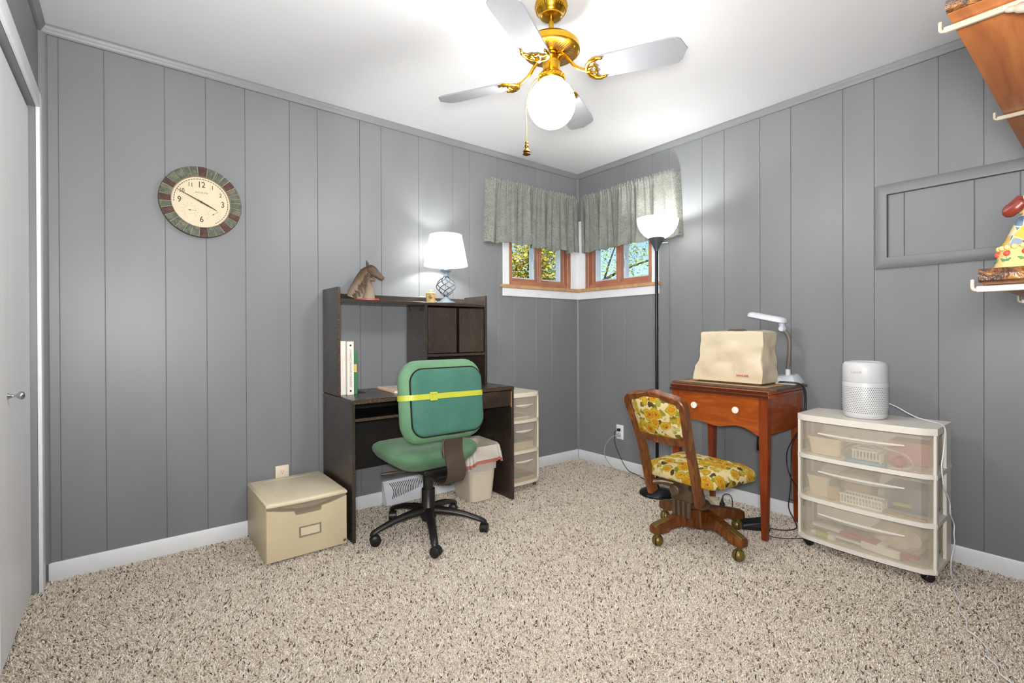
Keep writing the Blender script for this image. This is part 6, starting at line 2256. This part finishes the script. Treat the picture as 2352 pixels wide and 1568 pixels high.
flat_loft(b, [(0, 0, 0.13), (0, 0, 0.145), (-0.002, 0, 0.160), (-0.002, 0, 0.172), (-0.002, 0, 0.180)], [0.033, 0.028, 0.027, 0.02, 0.009], [0.033, 0.031, 0.034, 0.026, 0.010], 18)
b.build('bodice', 'cream_paint', fg, 60)
for s in (-1, 1):
    b = B()
    b.tube(spline([(-0.002, s*0.030, 0.168), (-0.012, s*0.045, 0.150), (-0.022, s*0.050, 0.137), (-0.034, s*0.040, 0.143), (-0.040, s*0.028, 0.156)], 5), [0.010]*6+[0.0125]*6+[0.0115]*5+[0.010]*3+[0.007], 10)
    arm = b.build('sleeve', 'deep_red', fg, 60)
    b = B()
    b.ball((-0.043, s*0.022, 0.163), 0.009, 10, 7)
    b.tube([(-0.043, s*0.022, 0.163), (-0.046, s*0.018, 0.176)], [0.007, 0.003], 7)
    b.build('hand', 'skin_paint', arm, 60)
b = B()
rg = []
for i in range(1, 12):
    a = PI*i/12
    rg.append([(-0.004+0.0165*math.sin(a)*math.cos(2*PI*k/18)*(1.05 if math.cos(2*PI*k/18) < 0 else 1), 0.0155*math.sin(a)*math.sin(2*PI*k/18), 0.197-0.020*math.cos(a)) for k in range(18)])
b.rings(rg)
b.ball((-0.0215, 0, 0.196), 0.0035, 8, 6)
hd = b.build('head', 'skin_paint', fg, 60)
b = B()
for s in (-1, 1):
    b.ball((-0.0195, s*0.006, 0.201), 0.0016, 6, 5)
b.tube([(-0.0195, -0.004, 0.188), (-0.0205, 0, 0.187), (-0.0195, 0.004, 0.188)], 0.001, 5)
b.build('painted_face', 'ink_brown', hd, 60)
b = B()
b.lathe([(0.0185, 0.190), (0.021, 0.196), (0.0215, 0.206), (0.018, 0.217), (0.010, 0.224), (0.0, 0.226)], 22, (0.003, 0, 0))
b.build('red_hood', 'deep_red', hd, 60)

# ------------------------------------------------------------------ outdoors: lawn, neighbour's brick house, trees
plain('lawn', '4a6a2c', 0.95, var=0.3, vscale=3)
grd = struct(B().box(-30, 60, 0.6, 60, -0.9, -0.7).build('ground', 'lawn', smooth=0), 'green lawn outside the corner windows', 'ground')
def brick():
    k = NT('brick_wall')
    bt = k.n('TexBrick')
    bt.inputs['Scale'].default_value = 1.0
    bt.inputs['Brick Width'].default_value = 0.22
    bt.inputs['Row Height'].default_value = 0.075
    bt.inputs['Mortar Size'].default_value = 0.009
    bt.inputs['Color1'].default_value = lin('b5753f')
    bt.inputs['Color2'].default_value = lin('9a5a2d')
    bt.inputs['Mortar'].default_value = lin('c8b79c')
    vec = k.coord((1, 1, 1), (PI/2, 0, 0))
    k.l(vec, bt.inputs['Vector'])
    k.l(bt.outputs['Color'], k.p.inputs['Base Color'])
    k.setp(Roughness=0.9)
    M['brick_wall'] = k.m
brick()
plain('roof_brown', '6b5a4c', 0.9, var=0.2, vscale=6)
plain('bark', '4a3d30', 0.95, var=0.3, vscale=8, bump=0.5, bscale=20)
HD = Vector((math.cos(R(47.3)), math.sin(R(47.3)), 0))
hs = thing('brick_house', 'orange brick house seen through the left corner window', 'house', (CAM_POS.x+HD.x*19.5, CAM_POS.y+HD.y*19.5, -0.7), R(47.3-90))
B().box(-1.3, 0.75, 0.0, 5.0, 0.0, 4.0).build('wall', 'brick_wall', hs, 0)
b = B()
b.rings([[(-1.5, -0.3, 4.0), (0.95, -0.3, 4.0), (0.95, 5.3, 4.0), (-1.5, 5.3, 4.0)], [(-1.5, -0.3, 4.1), (0.95, -0.3, 4.1), (0.95, 5.3, 4.1), (-1.5, 5.3, 4.1)], [(-0.7, 2.4, 4.5), (0.2, 2.4, 4.5), (0.2, 2.6, 4.5), (-0.7, 2.6, 4.5)]])
b.build('roof', 'roof_brown', hs, 0)
wn = B().box(-0.9, -0.2, -0.03, 0.0, 1.6, 2.9).build('window_frame', 'vinyl_white', hs, 0)
B().box(-0.84, -0.26, -0.04, -0.03, 1.66, 2.84).build('pane', 'steel_blue', wn, 0)
def leaf_mats():
    for nm, c1, c2, c3 in (('leaves_green', '7d9638', 'a3b34c', 'ccd070'), ('leaves_autumn', '93a442', 'bcb950', 'dcb05a')):
        k = NT(nm)
        oi = k.n('Attribute', attribute_name='leaf_tint')
        c = k.ramp(oi.outputs['Fac'], [(0.15, c1), (0.55, c2), (0.95, c3)])
        k.l(c, k.p.inputs['Base Color'])
        k.setp(Roughness=0.6)
        tl = k.n('BsdfTranslucent')
        k.l(c, tl.inputs[0])
        mx = k.n('MixShader')
        mx.inputs[0].default_value = 0.4
        k.l(k.p.outputs[0], mx.inputs[1])
        k.l(tl.outputs[0], mx.inputs[2])
        k.l(mx.outputs[0], k.out.inputs['Surface'])
        M[nm] = k.m
leaf_mats()
def tree(az, dist, label, seed, crown, nleaf, leaf, mat, limbs, trunk_r=0.16, trunk_h=3.4):
    """crown: list of (side, up, radius) balls of leaves about the trunk, seen from the room"""
    rng = np.random.default_rng(seed)
    d = Vector((math.cos(R(az)), math.sin(R(az)), 0))
    s = Vector((d.y, -d.x, 0))
    base = Vector((CAM_POS.x, CAM_POS.y, -0.7))+d*dist
    t = thing('tree', label, 'tree', base, 0, group='trees outside the windows')
    b = B()
    b.tube(spline([(0, 0, -0.05), (0.03, 0.02, 1.2), (-0.02, 0.0, 2.4), (0.02, 0.05, trunk_h)], 4), [trunk_r*(1-0.05*i) for i in range(13)], 10)
    b.build('trunk', 'bark', t, 60)
    for (s0, u0), (s1, u1), r_ in limbs:
        p0, p1 = s*s0+Vector((0, 0, u0)), s*s1+Vector((0, 0, u1))
        mid = (p0+p1)/2+Vector((0, 0, 0.12))+d*0.1
        pts = spline([p0, mid, p1], 5)
        B().tube(pts, [r_*(1-0.07*i) for i in range(len(pts))], 7).build('branch', 'bark', t, 60)
    V, F, T = [], [], []
    for (cs, cu, cr), nl in zip(crown, nleaf):
        c = s*cs+Vector((0, 0, cu))
        P = rng.normal(0, 1, (nl, 3))
        P /= np.linalg.norm(P, axis=1)[:, None]
        P *= (rng.uniform(0, 1, (nl, 1))**0.45)*cr
        for p in P:
            q_ = c+Vector(p)
            a = Vector(rng.normal(0, 1, 3)).normalized()
            bb = a.orthogonal().normalized()
            L_ = leaf*rng.uniform(0.6, 1.3)
            i0 = len(V)
            V += [q_-a*L_*0.5, q_+bb*L_*0.3, q_+a*L_*0.5, q_-bb*L_*0.3]
            F.append((i0, i0+1, i0+2, i0+3))
            T += [rng.uniform(0, 1)]*4
    me = bpy.data.meshes.new('foliage')
    me.from_pydata([tuple(v) for v in V], [], F)
    at = me.attributes.new('leaf_tint', 'FLOAT', 'POINT')
    at.data.foreach_set('value', T)
    o = link('foliage', me, mat, t, 0)
    o['kind'] = 'stuff'
tree(49.4, 12.0, 'leafy yellow green tree filling the left pane of the left corner window', 1, [(-0.3, 3.4, 1.0), (-0.9, 3.0, 0.8), (0.5, 3.8, 0.9), (0.1, 2.6, 0.7)], [3200, 1900, 1700, 1300], 0.10, 'leaves_autumn', [((0, 1.5), (-1.2, 3.3), 0.06), ((0, 1.9), (0.9, 3.8), 0.06), ((0, 1.7), (-0.5, 3.9), 0.05)], 0.15, 3.8)
tree(46.9, 13.5, 'green tree with a leaning trunk in the right pane of the left window', 2, [(-0.4, 3.7, 0.6), (0.1, 4.2, 0.7), (-0.6, 3.0, 0.3)], [900, 900, 200], 0.10, 'leaves_green', [((0, 1.4), (0.5, 3.7), 0.1), ((0, 1.8), (-0.8, 3.6), 0.06)], 0.2, 3.2)
tree(40.5, 11.0, 'sparse green tree with bare limbs against the sky in the right window', 3, [(-0.3, 3.35, 0.4), (0.25, 3.1, 0.35), (0.6, 3.45, 0.45), (0.9, 2.75, 0.35), (-0.55, 2.75, 0.35), (0.15, 3.9, 0.6)], [330, 240, 370, 260, 260, 520], 0.075, 'leaves_green', [((-0.9, 2.2), (1.3, 3.0), 0.045), ((-0.7, 2.6), (1.4, 3.5), 0.04), ((0.3, 2.7), (1.5, 2.55), 0.03), ((-0.2, 2.5), (0.3, 4.0), 0.03)], 0.1, 2.2)
